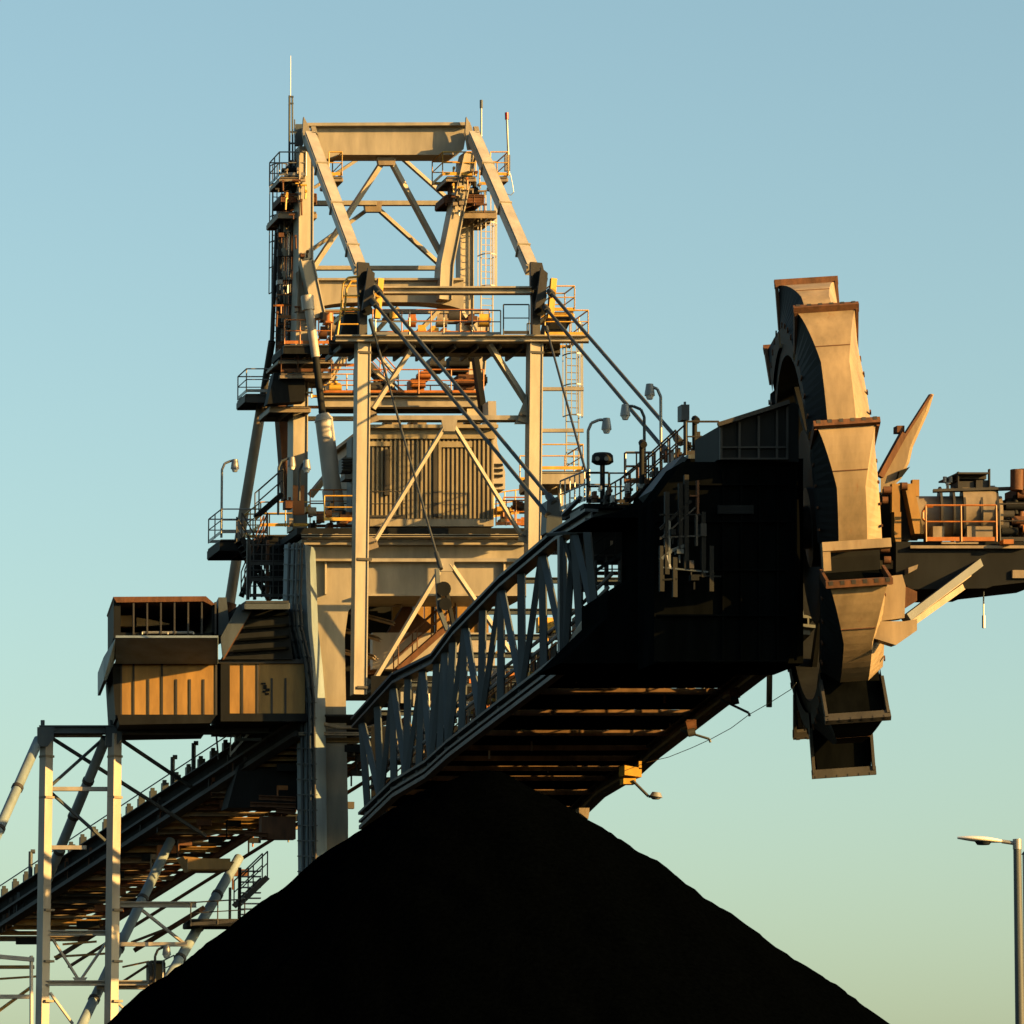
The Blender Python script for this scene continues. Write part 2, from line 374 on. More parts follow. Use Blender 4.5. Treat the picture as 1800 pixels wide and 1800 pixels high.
    # bright raked braces behind
    bars([(606, 625, YM + 3, 575, 668, YM + 3, 14, .3), (560, 695, YM + 3, 590, 660, YM + 3, 10, .3), (637, 760, YM + 3, 545, 872, YM + 3, 13, .4),
          (538, 736, YM + 1, 636, 736, YM + 1, 7, .3), (690, 672, YM + 2, 735, 712, YM + 2, 4, .15)], T, 'paint')
big_mast()
# decks on the mast
def mast_decks():
    deck(493, 536, 310, YM - .6, 2.2, T, .18, 'paint2'); box_rail(491, 538, 309, YM - .6, 2.2, T, 'galv', 'lfb'); 
    deck(580, 602, 310, YM - .6, 2.0, T, .18, 'paint2'); box_rail(578, 601, 309, YM - .6, 2.0, T, 'yellow', 'rfb')
    deck(494, 556, 342, YM - .4, 1.8, T, .3, 'rust'); rail([P(494, 360, YM - .4), P(556, 360, YM - .4)], T, 'rust', h=.5, sp=.4, toe=False); deck(490, 556, 372, YM - .2, 2.6, T, .25, 'paint2')
    deck(786, 836, 310, YM - .6, 2.0, T, .18, 'paint2'); box_rail(778, 836, 309, YM - .6, 2.0, T, 'yellow', 'lfb')
    deck(876, 892, 310, YM - .6, 2.0, T, .18, 'paint2'); box_rail(862, 893, 309, YM - .6, 2.0, T, 'yellow', 'rfb')
    deck(782, 850, 343, YM - .4, 1.8, T, .3, 'rust'); rail([P(784, 362, YM - .4), P(850, 362, YM - .4)], T, 'rust', h=.5, sp=.4, toe=False); deck(805, 872, 370, YM + 1, 2.6, T, .3, 'paint2')
    # little machinery on the head decks
    for x, y, mt in ((512, 300, 'dark'), (528, 285, 'orange'), (540, 330, 'rust'), (520, 332, 'dark'), (815, 290, 'orange'), (822, 305, 'yellow'), (800, 330, 'rust'), (834, 338, 'dark')):
        g = MB(); g.rect(x - 7, y - 9, x + 7, y + 10, YM + .2, .7); g.tube(P(x, y - 9, YM + .4), P(x, y - 18, YM + .4), .1, 8); g.tube(P(x - 8, y, YM), P(x + 9, y, YM), .14, 8); g.build('winch', M[mt], T)
    # front frame decks and rails
    rail([P(885, 588, YF), P(930, 588, YF)], T, 'steel', h=1.3)
    a, b = P(958, 590, YF), P(1034, 590, YF); rail([a, b, b + DV * 3], T, 'yellow'); rail([a + DV * 3, b + DV * 3], T, 'yellow')
    deck(966, 1008, 548, YF + 1.4, 1.6, T, .2, 'yellow'); box_rail(966, 1010, 547, YF + 1.4, 1.6, T, 'yellow', 'lrfb')
    deck(602, 640, 548, YF + 1.2, 1.6, T, .2, 'yellow'); rail([P(602, 547, YF + 1.2), P(636, 547, YF + 1.2)], T, 'yellow')
    rail([P(604, 590, YF + .5), P(592, 612, YF + 3)], T, 'steel')
    rail([P(660, 590, YF + 1), P(780, 590, YF + 1), P(880, 590, YF + 1)], T, 'galv'); rail([P(655, 588, YF + 4), P(860, 588, YF + 4)], T, 'orange')
    # stair hoop at the left sheave
    g = MB(); pts = [P(593, 590, YF - .2), P(600, 540, YF - .2), P(603, 500, YF - .2), P(612, 488, YF - .2), P(632, 486, YF - .2)]; g.path(pts, .05)
    pts = [P(600, 590, YF + .8), P(606, 545, YF + .8), P(609, 508, YF + .8), P(617, 495, YF + .8), P(634, 494, YF + .8)]; g.path(pts, .05)
    for q in ((602, 520), (599, 545), (596, 570)): g.tube(P(*q, YF - .2), P(q[0] + 34, q[1], YF - .2), .035)
    g.each('stair_hoop', M['yellow'], T)
    # winch machinery crowd on the waist deck
    rnd = random.Random(5)
    for i in range(26):
        x = rnd.choice([rnd.uniform(655, 860), rnd.uniform(560, 640)]); y = rnd.uniform(552, 590); Y = YM - rnd.uniform(-1, 4); s = rnd.uniform(5, 13)
        g = MB(); k = i % 3
        if k == 0: g.rect(x - s, y - s * .6, x + s, y + s * .7, Y, .8); g.rect(x - s * .6, y - s * 1.1, x + s * .4, y - s * .6, Y + .1, .5)
        elif k == 1: g.tube(P(x - s, y, Y), P(x + s, y, Y), .3, 12); g.tube(P(x - s * 1.2, y, Y), P(x + s * 1.2, y, Y), .12, 8); g.rect(x - s * .7, y, x + s * .7, y + s * .8, Y - .1, .6)
        else: g.tube(P(x, y + s, Y), P(x, y - s, Y), .22, 10); g.rect(x - s * .6, y + s * .6, x + s * .6, y + s, Y - .3, .7)
        g.build(('gearbox', 'winch_drum', 'motor')[k], M[rnd.choice(['orange', 'rust', 'paint2', 'steel', 'dark', 'yellow'])], T)
    deck(500, 582, 606, YM - 3, 2.6, T, .35, 'dark'); rail([P(500, 605, YM - 3), P(582, 605, YM - 3)], T, 'orange', sp=.8); deck(490, 585, 632, YM - 2.5, 2.6, T, .12, 'paint2')
    deck(494, 582, 655, YM - 2.5, 2.4, T, .2, 'paint2'); rail([P(494, 654, YM - 2.5), P(582, 654, YM - 2.5)], T, 'rust', sp=.7); deck(475, 545, 714, YM - 1.5, 2.4, T, .22, 'paint2')
    g = MB(); g.prism([P(482, 655, YM - 2.2), P(536, 655, YM - 2.2), P(536, 705, YM - 2.2), P(470, 710, YM - 2.2)], DV * .8); g.build('hopper_plate', M['dark'], T)
    # pipes and cable trays up the left leg
    rnd = random.Random(9)
    for i in range(9):
        x = 487 + i * 4.2; g = MB(); g.tube(P(x + 4, 380, YM + 1.5), P(x, 600, YM + 1), rnd.choice([.05, .08, .06]), 6)
        for k in range(5): g.rect(x + 1, 400 + k * 42 + rnd.uniform(-9, 9), x + 7, 408 + k * 42, YM + .9, .2)
        g.build('conduit', M[rnd.choice(['rust', 'paint2', 'galv', 'steel', 'paint'])], T)
    for i in range(60):
        x = rnd.uniform(486, 548) if i < 42 else rnd.uniform(795, 850); y = rnd.uniform(290, 700) if i < 42 else rnd.uniform(285, 370); Y = YM - rnd.uniform(.6, 1.0) if x < 518 or x > 548 else YM - .75; s_ = rnd.uniform(1.5, 5); g = MB()
        if i % 3 == 0: g.tube(P(x, y, Y), P(x + rnd.uniform(-2, 2), y + s_ * 6, Y), .05, 6); g.rect(x - 1.5, y, x + 2.5, y + 4, Y - .1, .15)
        elif i % 3 == 1: g.rect(x - s_, y, x + s_, y + s_ * 1.6, Y, .3); g.tube(P(x, y + s_ * 1.5, Y + .1), P(x, y + s_ * 4, Y + .1), .035, 6)
        else: g.tube(P(x - s_ * 2, y, Y), P(x + s_ * 2, y, Y), .05, 6); g.tube(P(x + s_, y, Y), P(x + s_, y + s_ * 3, Y), .04, 6)
        g.build(('conduit', 'junction_box', 'pipe')[i % 3], M[rnd.choice(['rust', 'orange', 'steel', 'paint2', 'dark', 'galv', 'yellow'])], T)
    for (a, b, mt) in (((560, 590), (640, 590), 'orange'), ((548, 700), (640, 700), 'yellow'), ((486, 612), (545, 612), 'rust'), ((486, 560), (520, 560), 'orange'), ((545, 645), (640, 645), 'orange')):
        rail([P(*a, YM + .5), P(*b, YM + .5)], T, mt, sp=.9)
    stairs(P(560, 640, YM + 1), P(600, 592, YM + 1), .8, T, 'steel', True, 'orange'); stairs(P(700, 695, YM + 1.5), P(650, 640, YM + 1.5), .8, T, 'steel', True, 'orange')
    # mid deck
    deck(432, 505, 692, YM + 3, 2, T, .35, 'steel'); box_rail(433, 503, 690, YM + 3, 2, T, 'galv', 'lfb')
    g = MB(); g.ib(P(560, 707, YM), P(850, 707, YM), m(20, YM), .5, .06); g.build('girder', M['paint'], T)
    a, b = P(565, 692, YM), P(850, 692, YM); rail([a, b], T, 'orange'); rail([a + DV * 4, b + DV * 4], T, 'orange')
    g = MB(); g.hexa(a, b - a, UP * .05, YY * 4); g.build('deck', M['steel'], T)
    g = MB(); g.ib(P(560, 719, YM + 3), P(850, 719, YM + 3), m(14, YM), .4, .05); g.build('girder', M['steel'], T)
    for x, y, s, mt in ((590, 682, 9, 'yellow'), (660, 682, 10, 'steel'), (735, 676, 11, 'orange'), (748, 660, 8, 'orange'), (770, 640, 12, 'steel'), (808, 640, 15, 'dark'), (820, 672, 14, 'rust'), (845, 668, 10, 'dark'), (803, 612, 9, 'rust'), (835, 618, 12, 'dark')):
        g = MB(); g.rect(x - s, y - s, x + s, y + s * .9, YM + .4, 1.0); g.tube(P(x - s * 1.2, y, YM + .3), P(x + s * 1.2, y, YM + .3), .15, 8); g.tube(P(x, y - s * 1.3, YM + .6), P(x, y - s, YM + .6), .1, 8); g.build('winch', M[mt], T)
    g = MB(); g.prism([P(833, 628, YM - 2), P(842, 628, YM - 2), P(857, 726, YM - 2), P(847, 726, YM - 2)], DV * .5); g.build('damper_rod', M['dark'], T)
    # ladders
    ladder(856, 378, 590, YM + 2, T, 'pale'); ladder(1006, 612, 822, YF + 2.5, T, 'galv'); ladder(476 + 14, 330, 600, YM + 4.5, T, 'steel')
    # right platform
    deck(945, 1025, 828, YF + 1, 3, T, .5, 'paint'); box_rail(945, 1025, 826, YF + 1, 3, T, 'yellow', 'fbr')
    vcol(985, 838, 905, YF + 2, 8, .3, T, 'paint', 'post')
    # luffing cylinder
    g = MB(); g.tube(P(541, 528, YM - 3), P(555, 628, YM - 3), .2, 14); g.tube(P(540, 520, YM - 3), P(542, 545, YM - 3), .28, 12); cy = g.build('hydraulic_cylinder', M['pale'], T)
    g = MB(); g.tube(P(555, 628, YM - 3), P(567, 728, YM - 3), .16, 14); g.build('piston_rod', M['dark'], cy)
    g = MB(); g.tube(P(569, 735, YM - 3), P(586, 870, YM - 3), .4, 18); g.tube(P(567, 728, YM - 3), P(569.5, 740, YM - 3), .28, 16, .43); g.tube(P(584, 862, YM - 3), P(588, 900, YM - 3), .46, 14); g.build('cylinder_barrel', M['pale'], cy)
mast_decks()

# ================================================================== MACHINERY HOUSE
YH = 206.0
HSE = thing('machinery_house', 'square machinery house with ribbed cladding standing on the main deck inside the tower', 'machinery house', P(760, 930, YH + 2))
def house():
    a, b = P(650, 912, YH), P(868, 912, YH); top = P(650, 770, YH); h = top.z - a.z; wx = (b.x - a.x)
    n = 28; pts = []
    for i in range(n):
        x = a.x + wx * i / n; s = wx / n
        pts += [V((x, a.y, a.z)), V((x + s * .42, a.y, a.z)), V((x + s * .5, a.y - .14, a.z)), V((x + s * .92, a.y - .14, a.z))]
    pts.append(V((b.x, a.y, a.z)))
    g = MB(); N = len(pts); vs = pts + [p + UP * h for p in pts]
    g.add(vs, [(i, i + 1, N + i + 1, N + i) for i in range(N - 1)])
    g.hexa(a + YY * .02, b - a, UP * h, DV * 6)
    wl = g.build('wall', M['corr'], HSE)
    g = MB(); g.rect(648, 752, 870, 771, YH - .25, 6.6); g.rect(642, 746, 876, 752, YH - .6, 7.2); g.build('roof', M['corr'], HSE)
    g = MB(); g.rect(650, 776, 688, 784, YH - .22, .1); g.rect(771, 776, 830, 786, YH - .22, .1); g.rect(771, 786, 776, 908, YH - .22, .1); g.each('door_track', M['corr'], HSE)
    g = MB(); g.rect(650, 912, 868, 925, YH - .3, 6.4); g.build('base_frame', M['paint'], HSE)
    g = MB(); g.rect(762, 776, 770, 908, YH - .2, .1); g.build('wall_seam', M['steel'], HSE)
    g = MB(); g.rect(676, 790, 684, 870, YH - .26, .14); g.build('drain_pipe', M['steel'], HSE)
    # rail in front of the wall
    rail([P(648, 912, YH - 1.2), P(716, 912, YH - 1.2)], HSE, 'steel', h=1.2)
    # right side plant
    g = MB(); g.prism([P(858, 705, YH + 2), P(872, 705, YH + 2), P(874, 780, YH + 2), P(888, 830, YH + 2), P(888, 860, YH + 2), P(862, 860, YH + 2)], DV * 1.2); g.build('duct', M['pale'], HSE)
    g = MB(); [g.rect(868, y, 884, y + 4, YH + 1.9, .1) for y in (815, 824, 834, 850)]; g.each('louvre', M['dark'], HSE)
    for i, x in enumerate((697, 742, 806)):
        g = MB(); g.rect(x - 8, 736, x + 8, 747, YH + 2, 1.4); g.rect(x - 10, 732, x + 10, 736, YH + 1.8, 1.8); g.build('roof_vent', M['paint2'], HSE)
house()

# ================================================================== MAIN DECK, GIRDER AND LEG
D = thing('slewing_platform', 'slewing platform with deep pale plate girder under the machinery house and rails round its deck', 'platform', P(760, 1180, 206))
def slewing():
    YG = 202.6
    g = MB(); g.prism([P(535, 957, YG), P(925, 957, YG), P(925, 1049, YG), P(632, 1049, YG), P(612, 1075, YG), P(606, 1120, YG), P(612, 1440, YG), P(612, 1560, YG), P(557, 1560, YG), P(556, 1290, YG), P(552, 1200, YG), P(541, 1100, YG), P(537, 1040, YG)], DV * 3.2)
    g.build('plate_girder', M['paint'], D)
    g = MB(); g.bar(P(537, 985.5, YG - .12), P(925, 985.5, YG - .12), .10, .5, ref=YY); g.bar(P(632, 1047, YG - .1), P(925, 1047, YG - .1), .09, .5, ref=YY); g.bar(P(535, 957, YG - .1), P(925, 957, YG - .1), .1, .4, ref=YY)
    g.each('girder_flange', M['paint'], D)
    g = MB()
    for x in (886, 572): g.bar(P(x, 987, YG - .1), P(x, 1040 if x > 600 else 1045, YG - .1), .08, .2)
    g.each('stiffener', M['paint'], D)
    # lower leg in the shade, with ribs and pipe runs, left side
    L = [(500, 957), (497, 1060), (500, 1105), (513, 1160), (521, 1230), (524, 1540)]; Rr = [(536, 957), (541, 1100), (553, 1200), (556, 1290), (557, 1540)]
    Yl = 200.6
    def rx(y):
        for (xa, ya), (xb, yb) in zip(Rr, Rr[1:]):
            if ya <= y <= yb: return xa + (xb - xa) * (y - ya) / (yb - ya)
        return Rr[-1][0]
    g = MB()
    for (xa, ya), (xb, yb) in zip(L, L[1:]):
        g.prism([P(xa, ya, Yl + 2.2), P(rx(ya), ya, Yl + .5), P(rx(yb), yb, Yl + .5), P(xb, yb, Yl + 2.2)], V((.4, 1.0, 0)))
    leg = g.build('support_leg', M['bluegrey'], D)
    g = MB()
    for k in range(22):
        y = 965 + k * 27; i = max(j for j in range(len(L)) if L[j][1] <= y) if y < L[-1][1] else len(L) - 1
        if i >= len(L) - 1: break
        t = (y - L[i][1]) / (L[i + 1][1] - L[i][1]); x = L[i][0] + (L[i + 1][0] - L[i][0]) * t
        g.bar(P(x + 1, y, Yl + 2.05), P(x + 33, y, Yl + .3), .05, .12, ref=UP.cross(V((1, -2.2, 0))))
    g.each('leg_rib', M['boom'], leg)
    for off, r, mt in ((9, .07, 'boom'), (18, .05, 'boom'), (24, .09, 'boom'), (31, .05, 'steel')):
        g = MB(); yo = Yl + 2.0 - off * .055; g.path([P(x + off, y, yo) for x, y in L], r, 8)
        for x, y in L: g.rect(x + off - 2, y - 3, x + off + 2, y + 3, yo - .1, .2)
        g.build('pipe', M[mt], leg)
    for y0, y1 in ((1188, 1236), (1276, 1338), (1366, 1445)):  # added blocks, gapped to throw shade and lit patches on the leg
        g = MB(); g.rect(652, y0, 985, y1, 199.6, 1.6, YY); g.build('shadow_block', M['dark'], D)
    # deck edge beams and roller path
    g = MB(); g.ib(P(530, 943, YG - 1), P(925, 943, YG - 1), m(5, YG), .5, .03); g.build('edge_beam', M['paint'], D)
    g = MB(); g.rect(522, 928, 985, 939, YG - .4, 9.5); g.build('deck', M['dark'], D)
    g = MB(); g.rect(530, 948, 925, 955, YG + .3, 5); g.build('roller_path', M['paint'], D)
    g = MB(); g.rect(530, 940, 925, 957, YG + 1.5, 5); g.build('roller_bed', M['dark'], D)
    for i in range(9):
        x = 545 + i * 47; g = MB(); g.rect(x - 3, 938, x + 3, 948, YG - .6, .3); g.build('roller_bracket', M['paint2'], D)
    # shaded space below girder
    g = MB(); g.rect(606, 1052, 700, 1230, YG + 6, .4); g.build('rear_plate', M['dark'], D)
    for i, (x0, y0, x1, y1) in enumerate(((655, 1050, 705, 1064), (640, 1082, 692, 1096), (606, 1072, 625, 1078), (640, 1116, 668, 1124), (602, 1108, 622, 1112), (602, 1145, 622, 1150), (640, 1150, 660, 1157))):
        g = MB(); g.ib(P(x0, y0, YG + 3), P(x1, y1, YG + 2.4), .14, .3, .03); g.build('floor_beam', M['paint2'], D)
    g = MB(); n = 9
    for i in range(n): g.rect(690 + i * 19, 1050, 707 + i * 19, 1118, YG + 5 + (i % 2) * .1, .2)
    g.build('rear_cladding', M['clad'], D)
    g = MB(); g.prism([P(712, 1060, YG + 4), P(760, 1100, YG + 4), P(660, 1185, YG + 4), P(640, 1185, YG + 4)], DV * .5); g.build('chute', M['rust'], D)
    g = MB(); g.rect(655, 1112, 870, 1176, YG + 3.5, .5); g.build('apron_plate', M['pale'], D)
    st = stairs(P(700, 1178, YG + 2), P(800, 1090, YG + 2), .9, D, 'rust', True, 'rust')
    # left landings
    deck(388, 470, 948, 209, 3, D, .45, 'dark'); box_rail(389, 468, 938, 209, 3, D, 'galv', 'lfb'); 
    deck(458, 545, 940, 207.5, 3.5, D, .5, 'dark'); box_rail(458, 545, 926, 207.5, 3.5, D, 'yellow', 'lfb')
    a = P(455, 905, 206.5); b = P(497, 868, 206.5); stairs(a, b, .9, D, 'dark', True, 'steel')
    a = P(425, 945, 207); b = P(484, 1050, 207); stairs(b, a, 1.2, D, 'dark', True, 'steel'); a2 = P(470, 945, 206.5); stairs(P(430, 1045, 206.5), a2, .8, D, 'dark', True, 'rust')
    deck(432, 508, 1056, 200.2, 7, D, .3, 'boom')
    for x, y0, y1, mt in ((436, 950, 1054, 'steel'), (470, 950, 1054, 'rust'), (492, 945, 1054, 'dark'), (503, 950, 1054, 'dark'), (448, 950, 1054, 'dark')): vcol(x, y0, y1, 205.8, 5, .2, D, mt, 'stair_post')
    for y in (972, 1000, 1028): rail([P(440, y + 22, 205.5), P(500, y + 22, 205.5)], D, 'steel', h=.9, sp=.5)
    g = MB(); g.rect(476, 960, 500, 1052, 206.6, .3); g.build('stair_screen', M['dark'], D)
    rail([P(545, 905, 205), P(628, 905, 205)], D, 'orange'); rail([P(570, 916, 203), P(628, 916, 203)], D, 'yellow'); rail([P(545, 928, 209), P(640, 928, 209)], D, 'rust')
    rail([P(872, 924, 203.2), P(925, 924, 203.2)], D, 'orange', sp=.5); rail([P(885, 918, 206), P(925, 918, 206)], D, 'orange', sp=.4); rail([P(868, 910, 209), P(925, 902, 209)], D, 'yellow', sp=.5)
    rnd = random.Random(12)
    for i in range(24):
        x = rnd.uniform(505, 628) if i < 16 else rnd.uniform(876, 924); y = rnd.uniform(885, 925); s = rnd.uniform(3, 9); g = MB()
        if i % 2: g.rect(x - s, y - s, x + s * .8, y + s, 204 + rnd.uniform(0, 3), .6); g.tube(P(x, y - s, 205), P(x, y - s * 1.7, 205), .06)
        else: g.tube(P(x - s, y, 204.5), P(x + s, y, 204.5), .2, 10); g.rect(x - s * .5, y, x + s * .5, y + s, 204.4, .5)
        g.build(('pump', 'valve_box')[i % 2], M[rnd.choice(['orange', 'rust', 'steel', 'dark', 'yellow', 'paint2'])], D)
    g = MB(); g.rect(515, 853, 535, 905, 205, .12); g.build('guard_panel', M['orange'], D)
    # transformer stack left of the house
    g = MB(); g.rect(618, 768, 636, 900, 204, 1); g.rect(603, 804, 626, 828, 203.6, .9); g.rect(606, 834, 626, 842, 203.6, .9)
    g.build('cable_cabinet', M['boom'], D)
    g = MB(); [g.rect(601, y, 628, y + 2.5, 203.4, .1) for y in (806, 811, 816, 821, 826)]; g.each('cooling_fin', M['dark'], D)
slewing()
# ================================================================== BALLAST BOXES
DB = V((-.13, .99, 0)).normalized()
def ballast():
    Y = 201.5
    B = thing('ballast_box', 'left ballast box with ochre panels below and a mesh cage on top', 'ballast box', P(290, 1270, Y + 2), 'ballast boxes hung behind the tower')
    g = MB(); g.rect(212, 1166, 381, 1256, Y, 6, DB); g.build('panel_wall', M['clad'], B)
    g = MB(); g.prism([P(206, 1256, Y - .1), P(381, 1256, Y - .1), P(370, 1271, Y - .1), P(210, 1274, Y - .1)], DB * 6.2); g.build('bottom_tray', M['dark'], B)
    g = MB(); g.prism([P(197, 1166, Y - .05), P(212, 1166, Y - .05), P(212, 1258, Y - .05), P(203, 1264, Y - .05)], DB * 6.1); g.build('shaded_end_cover', M['dark'], B)  # dark cover added, the shade of this end is in its colour
    for i, (x, y0) in enumerate(((235, 1166), (261, 1194), (285, 1166), (310, 1194), (334, 1194), (358, 1194), (213, 1166), (380, 1166))):
        g = MB(); g.rect(x - 1.7, y0, x + 1.7, 1257, Y - .035, .1); g.each('stiffener', M['steel'], B)
    g = MB(); g.rect(204, 1159, 384, 1166, Y - .12, 6.2, DB); g.build('rail_beam', M['steel'], B)
    g = MB(); g.prism([P(203, 1121, Y - 2.8), P(383, 1121, Y - 2.8), P(383, 1167, Y - .35), P(203, 1167, Y - .35)], V((0, .2, .12))); g.build('hood_panel', M['bluegrey'], B)
    g = MB(); g.prism([P(203, 1121, Y - 2.8), P(203, 1159, Y - .5), P(187, 1196, Y - .2), P(182, 1196, Y - .2), P(182, 1155, Y - .2)], DB * 5.5); g.build('hood_side', M['bluegrey'], B)
    # cage
    g = MB(); g.rect(200, 1056, 212, 1121, Y + .2, 5.5, DB); g.rect(372, 1062, 381, 1121, Y + .2, 5.5, DB); g.rect(212, 1112, 381, 1121, Y + .2, 5.5, DB); g.rect(212, 1060, 380, 1112, Y + 5.4, .2); g.each('cage_body', M['dark'], B)
    g = MB(); pts = [P(199, 1049, Y), P(362, 1048, Y), P(378, 1062, Y), P(372, 1064, Y), P(358, 1057, Y), P(205, 1059, Y)]; g.prism(pts, DB * 6); g.build('roof', M['rust'], B)
    for i in range(7):
        x = 235 + i * 24; g = MB(); g.rect(x - 1.4, 1058, x + 1.4, 1115, Y + .05, .12); g.build('cage_post', M['steel'], B)
    g = MB(); g.rect(210, 1082, 232, 1101, Y + 1.5, .5); g.prism([P(240, 1085, Y + 1.5), P(268, 1090, Y + 1.5), P(298, 1096, Y + 1.5), P(298, 1098, Y + 1.5), P(240, 1101, Y + 1.5)], DB * .4); g.build('ballast_block', M['clad'], B)
    rail([P(250, 1115, Y + .1), P(340, 1115, Y + .1)], B, 'galv', h=.1, toe=False)
    B = thing('ballast_box', 'right ballast box with ochre panels under the sloping hopper, carrying one small dark mark', 'ballast box', P(460, 1270, Y + 2), 'ballast boxes hung behind the tower')
    g = MB(); g.rect(404, 1166, 536, 1254, Y, 6, DB); g.build('panel_wall', M['clad'], B)
    g = MB(); g.rect(388, 1160, 404, 1268, Y - .1, 6, DB); g.rect(404, 1254, 540, 1268, Y - .1, 6.2, DB); g.build('bottom_tray', M['dark'], B)
    for x, y0 in ((426, 1166), (453, 1166), (478, 1192), (502, 1192)):
        g = MB(); g.rect(x - 1.7, y0, x + 1.7, 1256, Y - .035, .1); g.each('stiffener', M['steel'], B)
    g = MB()
    for x, y, a, b in ((459, 1200, 8, 3), (463, 1204, 6, 7), (467, 1210, 7, 5), (462, 1214, 5, 3), (466, 1218, 7, 3)): g.rect(x, y, x + a, y + b, Y - .05, .06)
    g.build('painted_mark', M['dark'], B)
    g = MB(); g.rect(384, 1159, 545, 1166, Y - .12, 6.2, DB); g.build('rail_beam', M['steel'], B)
    H = thing('sloping_hopper', 'sloping blue-grey hopper with dark rusty underside beside the tall leg', 'hopper', P(450, 1160, Y))
    g = MB(); g.prism([P(392, 1158, Y - .6), P(449, 1062, Y - .6), P(420, 1062, Y - .6), P(388, 1120, Y - .6)], DB * .3); g.build('side_plate', M['boom'], H)
    g = MB(); g.prism([P(392, 1159, Y - .3), P(447, 1062, Y - .3), P(505, 1062, Y - .3), P(515, 1159, Y - .3)], DB * 5); g.build('hopper_body', M['dark'], H)
    g = MB(); g.prism([P(388, 1159, Y - .5), P(394, 1159, Y - .5), P(450, 1062, Y - .5), P(441, 1062, Y - .5)], DB * .4); g.build('edge_beam', M['rust'], H)
    for i in range(4):
        g = MB(); y = 1085 + i * 20; g.bar(P(440 - i * 10, y, Y - .45), P(508, y - 6, Y - .45), .1, .2); g.each('stiffener', M['near_black'], H)
    g = MB(); g.prism([P(384, 1050, Y + .3), P(398, 1050, Y + .3), P(404, 1108, Y + .3), P(384, 1118, Y + .3)], DB * 4); g.build('end_frame', M['boom'], H)
ballast()

